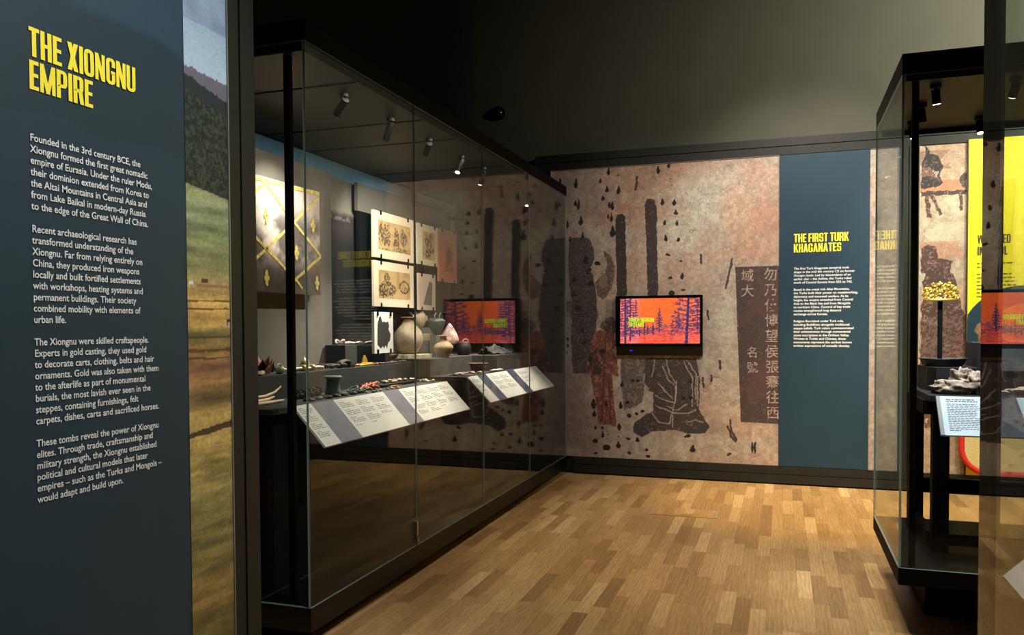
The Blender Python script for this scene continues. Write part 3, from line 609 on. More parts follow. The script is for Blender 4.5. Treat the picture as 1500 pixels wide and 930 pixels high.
mural1b = thing('mural_print', 'narrow strip of weathered mural print right of the blue green FIRST TURK panel', 'mural', (0.89, YB, 0.18))
picture('print', (0, YB, 0), (1, 0, 0), (0, 0, 1), 0.7665, 1.009, 0.18, 3.203, 60, 560, mural_col, MURM, mural1b)
eb = MB(); e_ = 0.006
MB().box(0.7665, 1.011, YB-0.010, YB+0.002, 3.203, 3.2065).box(1.008, 1.0115, YB-0.010, YB+0.002, 0.18, 3.203).build('edge_strip', mat('pale_print_edge', (196, 178, 160), 0.5), mural1b)
eb.box(-2.345, -0.0425, YB-0.010, YB+0.002, 3.203, 3.2065).box(-2.345, -2.339, YB-0.010, YB+0.002, 0.18, 3.203)
eb.build('edge_strip', mat('pale_print_edge', (196, 178, 160), 0.5), mural)
def brush(chars, x, z, size, dz, slant=0.0):
    mb = MB()
    for i, c in enumerate(chars):
        if c == ' ': continue
        k = text_mesh([c], (x+slant*i, YB-0.003, z-i*dz), (1, 0, 0), (0, 0, 1), size, 0, 0.95, 0.0012)
        mb.add(k.v, k.f)
    return mb
cm = brush('\u52ff\u4e43\u4f7f\u535a\u671b\u4faf\u5f35\u9a2b\u5f80\u897f', -0.185, 2.005, 0.135, 0.1505, 0.003)
BRU = mat('worn_white_brushwork', (186, 166, 152), 0.8, rgb2=(104, 82, 76), scale=45)
for q in (cm, brush('\u57df\u5927', -0.40, 2.00, 0.13, 0.15), brush('\u540d\u865f', -0.345, 1.25, 0.115, 0.15)): q.build('inscription', BRU, mural)

mural2 = thing('mural_print', 'weathered mural print with hung dark headgear left of the yellow panel', 'mural', (1.38, YB, 0.18))
def mural2_col(u, v):
    img, n1, n2, n3, n4 = plaster(u, v, 51)
    img *= (0.82+0.36*n3)[..., None]
    img = mixc(img, ((u-1.45)/0.2)**2+((v-2.4)/0.1)**2+(n2-0.5)*2 < 0.8, (190, 176, 156), 0.6)
    img = mixc(img, (v > 2.98) & (n2 > 0.46) & (v < 3.15), (124, 92, 80), 0.6)
    img = mixc(img, (v > 2.78) & (v < 2.88), (178, 108, 82), 0.7); img = mixc(img, (v > 2.15) & (v < 2.32) & (n1 > 0.4), (174, 112, 86), 0.5)
    du = u+(vnoise(u, v, 0.05, 41, 3)-0.5)*0.03; dv = v+(vnoise(u, v, 0.05, 42, 3)-0.5)*0.03; worn = vnoise(u, v, 0.02, 43, 3)
    for poly, col in ((B_HELM, (46, 38, 38)), (B_HELM_IN, (118, 84, 74)), (B_BALL, (64, 54, 52)), (B_BAR, (62, 44, 38)), (B_PEG1, (76, 48, 42)), (B_PEG2, (70, 46, 42)), (B_PEG3, (78, 48, 42)), (B_FIG1, (72, 46, 44)), (B_FIG2, (70, 46, 42)), (B_RED, (112, 48, 42))):
        m = inpoly(du, dv, poly); img = mixc(img, m & (worn > 0.34), col, 0.95); img = mixc(img, m & (worn <= 0.34), np.array(col)*1.7+10, 0.9)
    m = inpoly(du, dv, [(1.20, 1.62), (1.54, 1.64), (1.57, 1.3), (1.56, 0.86), (1.2, 0.86)]); img = mixc(img, m & (worn > 0.5), (120, 92, 82), 0.7); img = mixc(img, m & (worn <= 0.5), (74, 48, 44), 0.8)
    img = mixc(img, inpoly(du, dv, [(1.2, 1.25), (1.58, 1.25), (1.58, 0.62), (1.2, 0.6)]) & (worn > 0.35), (84, 44, 40), 0.75)
    m = (np.abs(vnoise(u, v, 0.09, 66, 3)-0.5) < 0.012); img = mixc(img, m, (196, 170, 150), 0.35)
    return img
picture('print', (0, YB, 0), (1, 0, 0), (0, 0, 1), 1.186, 1.583, 0.18, 3.210, 100, 600, mural2_col, MURM, mural2)
MB().box(1.182, 1.1865, YB-0.010, YB+0.002, 0.18, 3.21).box(1.182, 1.583, YB-0.01, YB+0.002, 3.208, 3.2125).build('edge_strip', MATS['pale_print_edge'], mural2)

# ------------------------------------------------------------------ teal panel on the back wall
pan2 = thing('text_panel', 'dark teal text panel headed THE FIRST TURK KHAGANATES beside the mural', 'text panel', (0.36, YB, 0.18))
MB().box(-0.042, 0.766, YB-0.006, YB-0.001, 0.182, 3.204).build('board', TEAL, pan2)
h = MB(); yy = YB-0.0085
h.quads2d(heading('THE FIRST TURK', 0.083, 0.49), (0.092, yy, 2.355), (1, 0, 0), (0, 0, 1))
h.quads2d(heading('KHAGANATES', 0.083, 0.425), (0.092, yy, 2.259), (1, 0, 0), (0, 0, 1)); h.build('heading', YEL, pan2)
P2 = ["The first Turk khaganate (empire) took", "shape in the mid 6th century CE on former", "Xiongnu lands. Led by descendants of an", "earlier clan \u2013 the Ashina, the Turks ruled", "much of Central Eurasia from 552 to 742.", None,
      "Based in the metal rich Altai Mountains,", "the Turks built their power on metalworking,", "diplomacy and mounted warfare. At its", "height, the empire stretched from Central", "Asia to the Black Sea and from Mongolia", "to northern China. Control of key trade", "routes strengthened long distance", "exchange across Eurasia.", None,
      "Religion flourished under Turk rule,", "including Buddhism alongside traditional", "steppe beliefs. Turk rulers commemorated", "their achievements through monumental", "stone inscriptions in the Orkhon Valley.", "Written in Turkic and Chinese, these", "monuments represent the earliest known", "written expressions of nomadic identity."]
paras(P2, (0.092, yy, 2.094), (1, 0, 0), (0, 0, 1), 0.0300, 0.0339, 1.035, 0.0005, WHT, pan2)

# ------------------------------------------------------------------ yellow panel
yp = thing('text_panel', 'bright yellow text panel headed WRAPPED IN WOOL at the right edge', 'text panel', (2.5, YB, 0.18))
MB().box(1.583, 3.4, YB-0.022, YB-0.001, 0.182, 3.225).build('board', mat('yellow_panel_print', (246, 222, 0), 0.55, vary=0.02, scale=5), yp)
MB().box(1.572, 1.583, YB-0.024, YB-0.001, 0.182, 3.225).build('side_edge', mat('brown_edge', (70, 52, 20), 0.6), yp)
h = MB(); yy = YB-0.0245; DK = mat('dark_print', (52, 48, 30), 0.6)
h.quads2d(heading('WRAPPED', 0.078, 0.262), (1.657, yy, 2.283), (1, 0, 0), (0, 0, 1)); h.quads2d(heading('IN WOOL', 0.078, 0.24), (1.657, yy, 2.178), (1, 0, 0), (0, 0, 1)); h.build('heading', DK, yp)
tbs = [MB(), MB()]; rng = random.Random(4)
for i in range(9):
    x = 1.655; z = 2.10-i*0.0335-(0.03 if i > 1 else 0)
    xe = 1.655+rng.uniform(0.28, 0.345) if i not in (1, 8) else 1.655+0.12
    while x < xe:
        wl = rng.uniform(0.02, 0.05); tbs[i > 1].box(x, min(x+wl, xe), yy, yy+0.001, z, z+0.011); x += wl+0.009
for q in tbs: q.build('paragraph', mat('olive_print', (120, 108, 30), 0.7), yp)
d = MB(); d.prism([(max(1.584, 2.02+0.50*math.cos(a)), yy+0.001, 1.40+0.50*math.sin(a)) for a in [2*math.pi*i/48 for i in range(48)]], (0, -0.002, 0)); d.build('teal_disc', TEAL, yp)
d = MB(); d.prism([(1.635+x, yy-0.0015, 1.50+z) for x, z in ((0, 0), (0.03, 0.06), (0.10, 0.10), (0.3, 0.22), (0.5, 0.26), (0.7, 0.2), (0.72, -0.1), (0.3, -0.12), (0.15, -0.02), (0.08, -0.03), (0.05, -0.13), (0.03, -0.12), (0.035, -0.04))], (0, -0.001, 0))
d.build('felt_picture', mat('felt_picture_print', (168, 120, 84), 0.8, rgb2=(98, 66, 46), scale=16), yp)

# cream felt with a red corded border standing against the yellow panel
fl = thing('felt_cushion', 'cream felt board with red corded border low on the yellow panel', 'felt mat', (2.3, 8.2, 0.18))
def rr2(x0, x1, z0, z1, r, n=10):
    out = []
    for cx, cz, a0 in ((x1-r, z0+r, -90), (x1-r, z1-r, 0), (x0+r, z1-r, 90), (x0+r, z0+r, 180)):
        out += [(cx+r*math.cos(math.radians(a0+90*i/n)), cz+r*math.sin(math.radians(a0+90*i/n))) for i in range(n+1)]
    return out
pr = rr2(1.535, 3.3, 0.215, 0.96, 0.22)
MB().prism([(x, 8.235, z) for x, z in pr], (0, -0.035, 0)).build('felt_pad', mat('cream_felt', (226, 204, 142), 0.95, vary=0.10, scale=60, bump=0.3), fl)
MB().tube([(x, 8.205, z) for x, z in pr], 0.026, 10, True).build('red_border', mat('red_cord', (214, 44, 34), 0.75, vary=0.2, scale=70, bump=0.4), fl)

# ------------------------------------------------------------------ touch screen
sc = thing('touch_screen', 'wall mounted black touch screen glowing orange over the mural', 'touch screen', (-1.2, YB, 1.25))
MB().box(-1.645, -0.765, YB-0.055, YB-0.002, 1.347, 1.867).build('bezel', mat('gloss_black_bezel', (6, 6, 7), 0.18), sc, 0.004)
lo = MB(); q = [(YB-0.003, 1.256), (YB-0.028, 1.256), (YB-0.05, 1.345), (YB-0.003, 1.345)]
lo.prism([(-1.637, a, b) for a, b in q], (0.87, 0, 0)); lowb = lo.build('lower_bar', mat('satin_black_bar', (10, 9, 9), 0.25), sc)
MB().prism([(-1.50, YB-0.0395, 1.30), (-1.47, YB-0.0395, 1.30), (-1.47, YB-0.0415, 1.312), (-1.50, YB-0.0415, 1.312)], (0, -0.001, 0)).build('blue_glint', mat('blue_glint_glow', (20, 20, 80), 0.4, emit=(40, 40, 255), estr=1.2), lowb)  # blue reflection on the bar painted as a small glowing patch
def screen_col(u, v):
    n1 = vnoise(u*0.35, v, 0.03, 5, 3); n2 = vnoise(u, v, 0.012, 6, 2); n4 = vnoise(u, v, 0.25, 7, 2)
    z = (v-1.379)/(1.838-1.379); x = (u+1.595)/0.803
    img = np.zeros(u.shape+(3,))+np.array([250, 104, 44.])
    img = mixc(img, np.clip((n4-0.4)*3, 0, 1), (250, 84, 62), 0.8)
    img = mixc(img, (np.abs(n1-0.5) < 0.02) & (z > 0.4), (200, 62, 58), 0.6)
    gz = 0.17+0.20*x; img = mixc(img, z < gz, (244, 92, 62)); img = mixc(img, (z < gz) & (np.abs(n1-0.5) < 0.05), (176, 62, 74), 0.7)
    img = mixc(img, np.clip((0.30-x)/0.12, 0, 1)*(n2 > 0.45), (236, 128, 138), 0.75); img = mixc(img, np.clip((x-0.72)/0.1, 0, 1)*(n2 > 0.55), (240, 124, 118), 0.6)
    n5 = vnoise(u, v, 0.05, 15, 3); n6 = vnoise(u*0.5, v, 0.008, 16, 2)
    far = (z > gz-0.03) & (z < gz+0.06+0.22*(vnoise(u, v*0, 0.045, 9, 3)-0.3)) & (n6 > 0.42); img = mixc(img, far, (128, 66, 104), 0.75)
    def tree(cx, zb, zt, w, tw, fill=0.5, lean=0.0, droop=0.35, brk=0.055, col=(84, 56, 90)):
        nonlocal img
        t = np.clip((z-zb)/(zt-zb), 0, 1); xc = x-cx-lean*t; ax = np.abs(xc)
        half = w*(1-t)**0.8*(0.45+0.75*vnoise(z*0.8+cx*9, z*0+cx, 0.05, 44, 3))
        ph = np.sin((z+droop*ax+0.02*np.sign(xc))/brk*6.283+4*n5)
        m = (z > zb+0.10*(zt-zb)) & (z < zt) & (ax < half) & (ph+(n6-0.5)*5 > 0.9-2.4*fill)
        img = mixc(img, m, col, 0.85)
        img = mixc(img, (z > zb) & (z < zt) & (np.abs(xc) < tw*(1.15-t*0.7)), (60, 46, 80))
    tree(0.31, 0.18, 0.5, 0.05, 0.008, 0.6); tree(0.35, 0.2, 0.42, 0.04, 0.006, 0.6); tree(0.42, 0.20, 0.46, 0.035, 0.010, 0.6); tree(0.5, 0.24, 0.80, 0.085, 0.008, 0.55)
    tree(0.25, 0.16, 0.6, 0.07, 0.006, 0.55); tree(0.13, 0.05, 1.35, 0.12, 0.010, 0.5, 0.0); tree(0.065, 0.0, 1.5, 0.15, 0.013, 0.55, 0.0); tree(0.2, 0.3, 1.25, 0.06, 0.004, 0.45)
    tree(0.735, 0.33, 0.76, 0.06, 0.005, 0.5); tree(0.665, 0.3, 0.55, 0.04, 0.004, 0.6)
    tree(0.835, 0.0, 1.9, 0.30, 0.017, 0.38, 0.05, -0.45, 0.10); tree(0.97, 0.2, 1.3, 0.12, 0.004, 0.45)
    for (a, b) in (((0.0, 0.16), (0.75, 0.33)), ((0.1, 0.08), (1.0, 0.22)), ((0.3, 0.02), (0.95, 0.10)), ((0.45, 0.18), (1.0, 0.30))):
        img = mixc(img, (segdist(x, z, a, b) < 0.010*(0.3+n5)) & (n6 > 0.42), (190, 66, 74), 0.7)
    return img
dsp = picture('display', (0, YB-0.0565, 0), (1, 0, 0), (0, 0, 1), -1.595, -0.792, 1.379, 1.838, 360, 210, screen_col, printed('screen_image', 0.2, emit=1.3), sc)
h = MB()
h.quads2d(heading('TOUCH SCREEN', 0.042, 0.262, 0.02), (-1.511, YB-0.0585, 1.601), (1, 0, 0), (0, 0, 1))
h.quads2d(heading('TO START', 0.042, 0.165, 0.02), (-1.511, YB-0.0585, 1.552), (1, 0, 0), (0, 0, 1))
h.build('screen_text', mat('lime_screen_text', (20, 20, 0), 0.4, emit=(214, 255, 50), estr=1.0), dsp)

# dome camera high on the back wall
dc = thing('dome_camera', 'small black dome camera high on the dark wall', 'security camera', (-2.966, YB+0.10, 3.892))
def ydisc(prof, c, n=28):
    m = MB(); m.lathe(prof, (0, 0, 0), n); m.v = [(c[0]+x, c[1]-z, c[2]+y) for x, y, z in m.v]; return m
ydisc([(0.075, 0.0), (0.075, 0.02), (0.066, 0.032), (0.05, 0.034)], (-2.966, YB+0.10, 3.892)).build('base', BLACK, dc)
ydisc([(0.056, 0.03)]+[(0.056*math.cos(a), 0.030+0.040*math.sin(a)) for a in [math.pi/2*i/8 for i in range(9)]], (-2.966, YB+0.10, 3.892)).build('dome', mat('smoked_dome', (8, 8, 9), 0.08), dc)

# floor access hatch
fh = thing('floor_hatch', 'flush oak floor access hatch with thin metal edges in the open floor', 'floor hatch', (-0.78, 6.77, 0.0))
MB().box(-1.03, -0.52, 6.63, 6.92, 0.0005, 0.003).build('lid', OAK, fh)
for x in (-1.045, -0.52): MB().box(x, x+0.015, 6.63, 6.92, 0.0005, 0.004).build('metal_edge', mat('dull_metal_edge', (176, 164, 140), 0.5, 0.2), fh)

# ------------------------------------------------------------------ the long case on the left
csl = area('added_case_fill', (-2.30, 5.1, 2.88), (-3.0, 5.1, 2.20), 14, 3.3, 0.03, (1.0, 0.89, 0.74)); csl.data.spread = math.radians(96)  # added area light without a fixture, brightens the boards and hanging
Y0, Y1 = 3.353, 8.23
XBK = -3.42
case = thing('display_case', 'long black framed glass display case along the left wall', 'display case', (-2.8, 5.8, 0.0))
MB().box(XBK, XG+0.004, Y0-0.004, Y1, 2.925, 3.02).build('top_frame', BLACK, case, 0.003)
MB().box(XBK+0.02, XG-0.03, Y0+0.03, Y1-0.02, 2.885, 2.924).build('lighting_panel', mat('dark_olive_ceiling_panel', (26, 24, 20), 0.6, vary=0.1, scale=3), case)
MB().box(XBK, XG+0.002, Y0-0.002, Y1, 0.072, 0.19).build('base', mat('brown_black_base', (10, 8, 7), 0.4, spec=0.25), case, 0.003)
MB().box(XBK, XG-0.10, Y0+0.12, Y1, 0.0, 0.071).build('toe_kick', INK, case)
MB().box(XBK-0.03, XBK, Y0, Y1, 0.19, 2.925).build('back_panel', mat('case_back_print', (46, 47, 44), 0.85), case)
MB().box(XBK, XG-0.015, Y1-0.02, Y1, 0.19, 2.885).build('end_panel', mat('case_end_panel', (30, 28, 26), 0.85), case)
GT = 0.010
joints = [3.353, 4.556, 5.750, 6.930, 8.228]
def pane_x(y0, y1, z0, z1, x):   # pane whose faces look along X
    m = MB(); m.box(x-GT, x, y0, y1, z0, z1, 1)
    for i in (4, 5): m.m[i] = 0
    return m
def pane_y(x0, x1, z0, z1, y, GT=0.010):
    m = MB(); m.box(x0, x1, y, y+GT, z0, z1, 1)
    for i in (2, 3): m.m[i] = 0
    return m
for a, b in zip(joints[:-1], joints[1:]):
    pane_x(a+0.002, b-0.002, 0.191, 2.924, XG).build('glass_pane', [GLASS, GEDGE], case)
pane_y(XBK, XG-0.012, 0.191, 2.924, Y0, 0.02).build('glass_pane', [GLASS, GEDGE], case)
MB().box(-2.320, -2.288, 3.405, 3.437, 0.191, 2.884).build('corner_post', BLACK, case)
MB().box(XG-0.02, XG+0.012, 4.525, 4.545, 0.255, 0.345).box(XG-0.02, XG+0.016, 4.528, 4.542, 0.215, 0.245).build('lock', STEEL, case, 0.002)
for y in (3.9, 4.75, 5.3, 6.3, 7.2): MB().box(XBK+0.03, XG-0.04, y, y+0.012, 2.880, 2.886).build('ceiling_rail', INK, case)

# backdrop print along the back of the case: sky above dark hills
bd = thing('landscape_backdrop', 'blue sky and dark hill backdrop print along the back of the left case', 'backdrop', (-3.40, 5.6, 1.2))
def bd_col(u, v):
    n = vnoise(u, v, 0.4, 91); n2 = vnoise(u, v*0+1, 0.5, 92); n3 = vnoise(u, v, 0.04, 93)
    img = np.zeros(u.shape+(3,))+np.array([112, 168, 214.])
    img = mixc(img, np.clip((u-6.0)/1.5, 0, 1), (150, 172, 186), 0.7)
    img = mixc(img, np.clip((2.76-v)/0.02, 0, 1), (140, 136, 124)); hill = 2.50+0.16*(n2-0.5)
    img = mixc(img, np.clip((hill-v)/0.05, 0, 1), (52, 46, 46)); img = mixc(img, (np.abs(v-2.43-0.1*(n-0.5)) < 0.02) & (n3 > 0.56), (150, 140, 134), 0.7)
    img = mixc(img, np.clip((2.35-v)/0.12, 0, 1), (20, 19, 19))
    return img
picture('print', (-3.395, 0, 0), (0, 1, 0), (0, 0, 1), 3.45, 8.15, 1.2, 2.875, 300, 120, bd_col, printed('backdrop_ink', 0.8, 0.08, 20), bd)

# plinths and decks
def plinth(name, label, pts, z0, z1, m=GREY, loc=None):
    cx = sum(p[0] for p in pts)/len(pts); cy = sum(p[1] for p in pts)/len(pts)
    o = MB().prism([(x-cx, y-cy, 0) for x, y in pts], (0, 0, z1-z0)).build(name, m)
    o.location = (cx, cy, z0); return tag(o, label, 'display plinth')
R_ = lambda x0, x1, y0, y1: [(x0, y0), (x1, y0), (x1, y1), (x0, y1)]
def table(name, label, x0, x1, y0, y1, ztop):
    t = thing(name, label, 'display table', ((x0+x1)/2, (y0+y1)/2, 0.19))
    MB().box(x0, x1, y0, y1, ztop-0.03, ztop).build('top', mat('charcoal_deck', (44, 43, 42), 0.7), t)
    MB().box(x0, x1-0.05, y0+0.02, y1-0.02, 0.19, ztop-0.03).build('carcass', INK, t)
    return t
table('display_table', 'black low display table under the bronze vessel in the left case', -3.39, -2.446, 3.46, 5.70, 1.140)
table('display_table', 'black low display table under the red bowl in the left case', -3.39, -2.456, 6.135, 8.12, 1.143)
plinth('display_plinth', 'long charcoal plinth holding the gold and silver fittings in the left case', R_(-3.38, -2.78, 3.47, 5.85), 1.1405, 1.28)
plinth('display_plinth', 'small charcoal plinth under the twisted pale objects', R_(-3.11, -2.945, 5.034, 5.70), 1.2805, 1.43)
plinth('display_plinth', 'L shaped charcoal plinth carrying the pottery jars', [(-3.38, 6.14), (-2.79, 6.14), (-2.79, 7.10), (-2.54, 7.10), (-2.54, 8.11), (-3.38, 8.11)], 1.1435, 1.288, mat('brown_grey_plinth_paint', (78, 75, 70), 0.75, vary=0.05, scale=6))
plinth('display_plinth', 'low grey block under the pale stacked cup among the jars', R_(-3.15, -3.05, 6.68, 6.80), 1.2885, 1.434, MATS['brown_grey_plinth_paint'])
plinth('display_plinth', 'tall grey block under the spouted teapot', R_(-3.37, -3.17, 6.82, 7.08), 1.2885, 1.555, MATS['brown_grey_plinth_paint'])
plinth('display_plinth', 'grey block under the green two handled pot', R_(-3.03, -2.965, 6.66, 6.76), 1.2885, 1.4863, MATS['brown_grey_plinth_paint'])

# boards
def board(name, label, x, y0, y1, z0, z1, t, m):
    o = MB().box(-t, 0, -(y1-y0)/2, (y1-y0)/2, 0, z1-z0).build(name, m); o.location = (x, (y0+y1)/2, z0); return tag(o, label, 'display board')
board('display_board', 'tall grey display board behind the gold patterned hanging', -3.12, 3.50, 5.15, 1.281, 2.675, 0.03, GREYB)
board('display_board', 'shallow grey display board above the mounted drawings', -3.32, 5.897, 7.849, 2.518, 2.748, 0.03, GREYB)
board('display_board', 'black display board behind the mounted drawings', -3.325, 5.93, 7.43, 1.68, 2.512, 0.03, INK)
board('display_board', 'dark brown display board behind the salmon pink mount', -3.326, 7.44, 7.845, 1.70, 2.512, 0.03, mat('brown_board', (74, 62, 54), 0.8))

# gold patterned hanging
tx = thing('textile_panel', 'pale hanging with gold diamond lattice and gold four petal ornaments', 'textile', (-3.05, 4.2, 1.78))
def tx_col(u, v):
    n = vnoise(u, v, 0.16, 61, 5); n2 = vnoise(u*2.0, v*0.6, 0.03, 62, 3)
    img = np.zeros(u.shape+(3,))+np.array([196, 184, 178.])
    img = mixc(img, np.clip((n-0.42)*5, 0, 1)*np.clip((2.36-v)/0.15, 0, 1), (74, 68, 68), 0.85)  # dark blotches of the cloth, kept low to join the painted falloff
    img = mixc(img, np.clip((2.06-v)/0.15, 0, 1), (58, 52, 51), 0.8)  # light falloff painted in: cloth colour darkens towards the bottom
    img *= (0.9+0.2*n2)[..., None]; return img
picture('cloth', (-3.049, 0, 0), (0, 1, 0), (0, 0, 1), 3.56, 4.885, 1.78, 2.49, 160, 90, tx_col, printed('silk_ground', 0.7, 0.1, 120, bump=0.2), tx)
MB().box(-3.10, -3.0495, 3.56, 4.885, 1.78, 2.49).build('mount', mat('pale_mount', (176, 166, 158), 0.8), tx)
MB().box(-3.12, -3.10, 3.9, 4.6, 1.95, 2.3).build('spacer', INK, tx)
GOLD = mat('gold_leaf', (240, 212, 124), 0.42, 0.25, vary=0.3, scale=60, bump=0.5)
rg = random.Random(3)
TSEG2 = TSEG+[((3.56, 2.463), (4.142, 2.465)), ((3.75, 2.45), (4.0, 2.29)), ((4.14, 2.378), (4.0, 2.29)), ((3.56, 2.33), (3.75, 2.45))]
for a, b in TSEG2:
    wdt = 0.012 if abs(a[1]-b[1]) < 0.03 else 0.0095
    A = Vector((0, a[0], a[1])); B = Vector((0, b[0], b[1])); dr = (B-A); ln = dr.length; dr.normalize(); nn = Vector((0, -dr.z, dr.y))
    k = max(1, int(ln/0.07)); gs = MB()
    for i in range(k):
        p = A+dr*(ln*i/k+0.001); q = A+dr*(ln*(i+1)/k-0.002); w_ = wdt*rg.uniform(0.9, 1.1); j = nn*rg.uniform(-0.001, 0.001)
        gs.prism([(-3.048, *(r+j)[1:]) for r in (p-nn*w_, q-nn*w_, q+nn*w_, p+nn*w_)], (0.003, 0, 0))
    gs.build('gold_strip', GOLD, tx)
def lozenge(cy, cz, h):
    m = MB()
    for dy, dz, a, b in ((0, 0.58, 0.36, 0.42), (0, -0.58, 0.36, 0.42), (-0.36, 0, 0.34, 0.34), (0.36, 0, 0.34, 0.34), (0, 0, 0.2, 0.2)):
        c = (cy+dy*h*0.72, cz+dz*h)
        n = 12; pts = [(-3.048, c[0]+a*h*0.72*math.copysign(abs(math.cos(t))**1.3, math.cos(t)), c[1]+b*h*math.copysign(abs(math.sin(t))**1.3, math.sin(t))) for t in [2*math.pi*i/n for i in range(n)]]
        m.prism(pts, (0.005, 0, 0))
    return m
for cy, cz in TROS+[(3.9, 2.05), (3.75, 2.25)]: lozenge(cy, cz, 0.052).build('rosette', GOLD, tx)

# mounted drawings, held by black clips
def sketch(kind, y0, y1, z0, z1):
    def f(u, v):
        x = (u-y0)/(y1-y0); z = (v-z0)/(z1-z0); n = vnoise(u, v, 0.06, 5+kind, 5); n2 = vnoise(u, v, 0.012, 9+kind, 3)
        img = np.zeros(u.shape+(3,))+np.array([196, 164, 112.]); img = mixc(img, np.clip((n-0.45)*4, 0, 1), (150, 122, 82), 0.6)
        def el(cx, cz, rx, rz, a=0.85, col=(62, 52, 40), th=0.45):
            nonlocal img
            d = ((x-cx)/rx)**2+((z-cz)/rz)**2; img = mixc(img, (d < 1) & (n2 > th), col, a)
        if kind == 0:
            for cx in (0.08, 0.2, 0.3): el(cx, 0.5, 0.07, 0.34, 0.75); el(cx, 0.85, 0.035, 0.08)
            el(0.55, 0.48, 0.08, 0.28); el(0.53, 0.78, 0.04, 0.08); el(0.78, 0.5, 0.11, 0.26, 0.7); el(0.74, 0.78, 0.04, 0.09); el(0.48, 0.22, 0.03, 0.16); el(0.62, 0.2, 0.03, 0.16); el(0.72, 0.12, 0.2, 0.05, 0.6); el(0.5, 0.04, 0.5, 0.04, 0.5)
        elif kind == 1:
            el(0.25, 0.35, 0.2, 0.3); el(0.25, 0.75, 0.09, 0.16); el(0.42, 0.3, 0.12, 0.2); el(0.1, 0.25, 0.1, 0.3); d = np.hypot((x-0.8)/0.17, (z-0.45)/0.25)
            img = mixc(img, (np.abs(d-0.85) < 0.16) & (n2 > 0.4), (66, 56, 42), 0.8); el(0.8, 0.35, 0.1, 0.12, 0.7)
        elif kind == 2:
            el(0.55, 0.45, 0.2, 0.34); el(0.32, 0.7, 0.13, 0.2); el(0.65, 0.78, 0.17, 0.16); el(0.35, 0.2, 0.13, 0.16); el(0.75, 0.35, 0.2, 0.1, 0.7)
        return img
    return f
def mounted(label, y0, y1, z0, z1, x, paper, kind, board_m, stand=False):
    if not stand:
        q = 1.13; zz = lambda z: 1.55+(z-1.55)*q
        x, y0, y1, z0, z1 = x*q, y0*q, y1*q, zz(z0), zz(z1); paper = (paper[0]*q, paper[1]*q, zz(paper[2]), zz(paper[3]))
    t = thing('mounted_drawing', label, 'mounted drawing', (x, (y0+y1)/2, z0), 'mounted drawings in the left case')
    MB().box(x-0.022, x, y0, y1, z0, z1).build('mount_board', board_m, t)
    py0, py1, pz0, pz1 = paper
    if kind in (0, 1, 2):
        picture('paper', (x+0.0015, 0, 0), (0, 1, 0), (0, 0, 1), py0, py1, pz0, pz1, 90, 60, sketch(kind, py0, py1, pz0, pz1), printed('sepia_paper', 0.8, 0.06, 160), t)
    for y in (y0+0.16*(y1-y0), y1-0.16*(y1-y0)):
        for z, s in ((z0, 1), (z1, -1)):
            MB().box(x-0.03, x+0.008, y-0.009, y+0.009, z-0.006*s, z+0.03*s).build('clip', BLACK, t, 0.001)
    if not stand: MB().box(-3.323, x-0.022, (y0+y1)/2-0.03, (y0+y1)/2+0.03, max(z0+0.05, 1.78), z1-0.05).build('bracket', INK, t)
    return t
MW = mat('cream_mount_card', (232, 214, 186), 0.8); MW2 = mat('white_mount_card', (226, 226, 222), 0.8); MG = mat('pale_green_mount_card', (214, 208, 176), 0.8); MS = mat('salmon_mount_card', (190, 118, 92), 0.8)
mounted('large cream mounted ink drawing of walking figures, uppermost of the pair', 5.293, 5.968, 2.075, 2.420, -2.85, (5.36, 5.905, 2.135, 2.355), 0, MW)
mounted('large cream mounted ink drawing with a round wheel shape, lower of the pair', 5.293, 5.960, 1.712, 2.050, -2.85, (5.36, 5.895, 1.775, 1.985), 1, MW)
mounted('small pale mounted ink drawing of a dark winged shape', 6.048, 6.445, 2.078, 2.416, -2.85, (6.135, 6.385, 2.125, 2.36), 2, MG)
ms = mounted('salmon pink mounted sheet with a small dark oval', 6.477, 6.876, 1.957, 2.420, -2.85, (0, 0, 0, 0), 9, MS)
MB().box(-3.2205, -3.219, 7.458, 7.673, 2.115, 2.409).build('paper', mat('deeper_salmon_paper', (176, 104, 80), 0.85), ms)
d = MB(); d.prism([(-3.219, 7.565+0.054*math.cos(a)*(1+0.12*math.sin(5*a)), 2.268+0.085*math.sin(a)) for a in [2*math.pi*i/24 for i in range(24)]], (0.002, 0, 0)); d.build('seal_fragment', mat('brown_seal', (104, 68, 52), 0.9), ms)
mk = mounted('narrow cream mounted sheet with a grey wedge shaped fragment', 6.060, 6.392, 1.700, 2.003, -2.85, (0, 0, 0, 0), 9, mat('pinkish_mount_card', (214, 192, 172), 0.8))
d = MB(); d.prism([(-3.2215, y*1.13, 1.55+(z-1.55)*1.13) for y, z in ((6.14, 1.745), (6.31, 1.74), (6.325, 1.93), (6.27, 1.945), (6.20, 1.84))], (0.003, 0, 0)); d.build('fragment', mat('grey_fragment', (116, 108, 98), 0.9, vary=0.15, scale=40), mk)
mp_ = mounted('white mounted sheet with a torn black textile fragment beside the big jar', 5.290, 5.590, 1.362, 1.670, -2.85, (0, 0, 0, 0), 9, MW2, True)
d = MB(); d.prism([(-2.851, y, z) for y, z in ((5.335, 1.43), (5.34, 1.58), (5.365, 1.632), (5.385, 1.64), (5.40, 1.61), (5.42, 1.59), (5.44, 1.60), (5.47, 1.59), (5.50, 1.60), (5.52, 1.57), (5.51, 1.54), (5.545, 1.50), (5.53, 1.45), (5.50, 1.44), (5.485, 1.40), (5.465, 1.425), (5.44, 1.40), (5.42, 1.42), (5.39, 1.40))], (0.003, 0, 0)); d.build('fragment', mat('black_cloth_fragment', (38, 36, 30), 0.95, vary=0.4, scale=60), mp_)
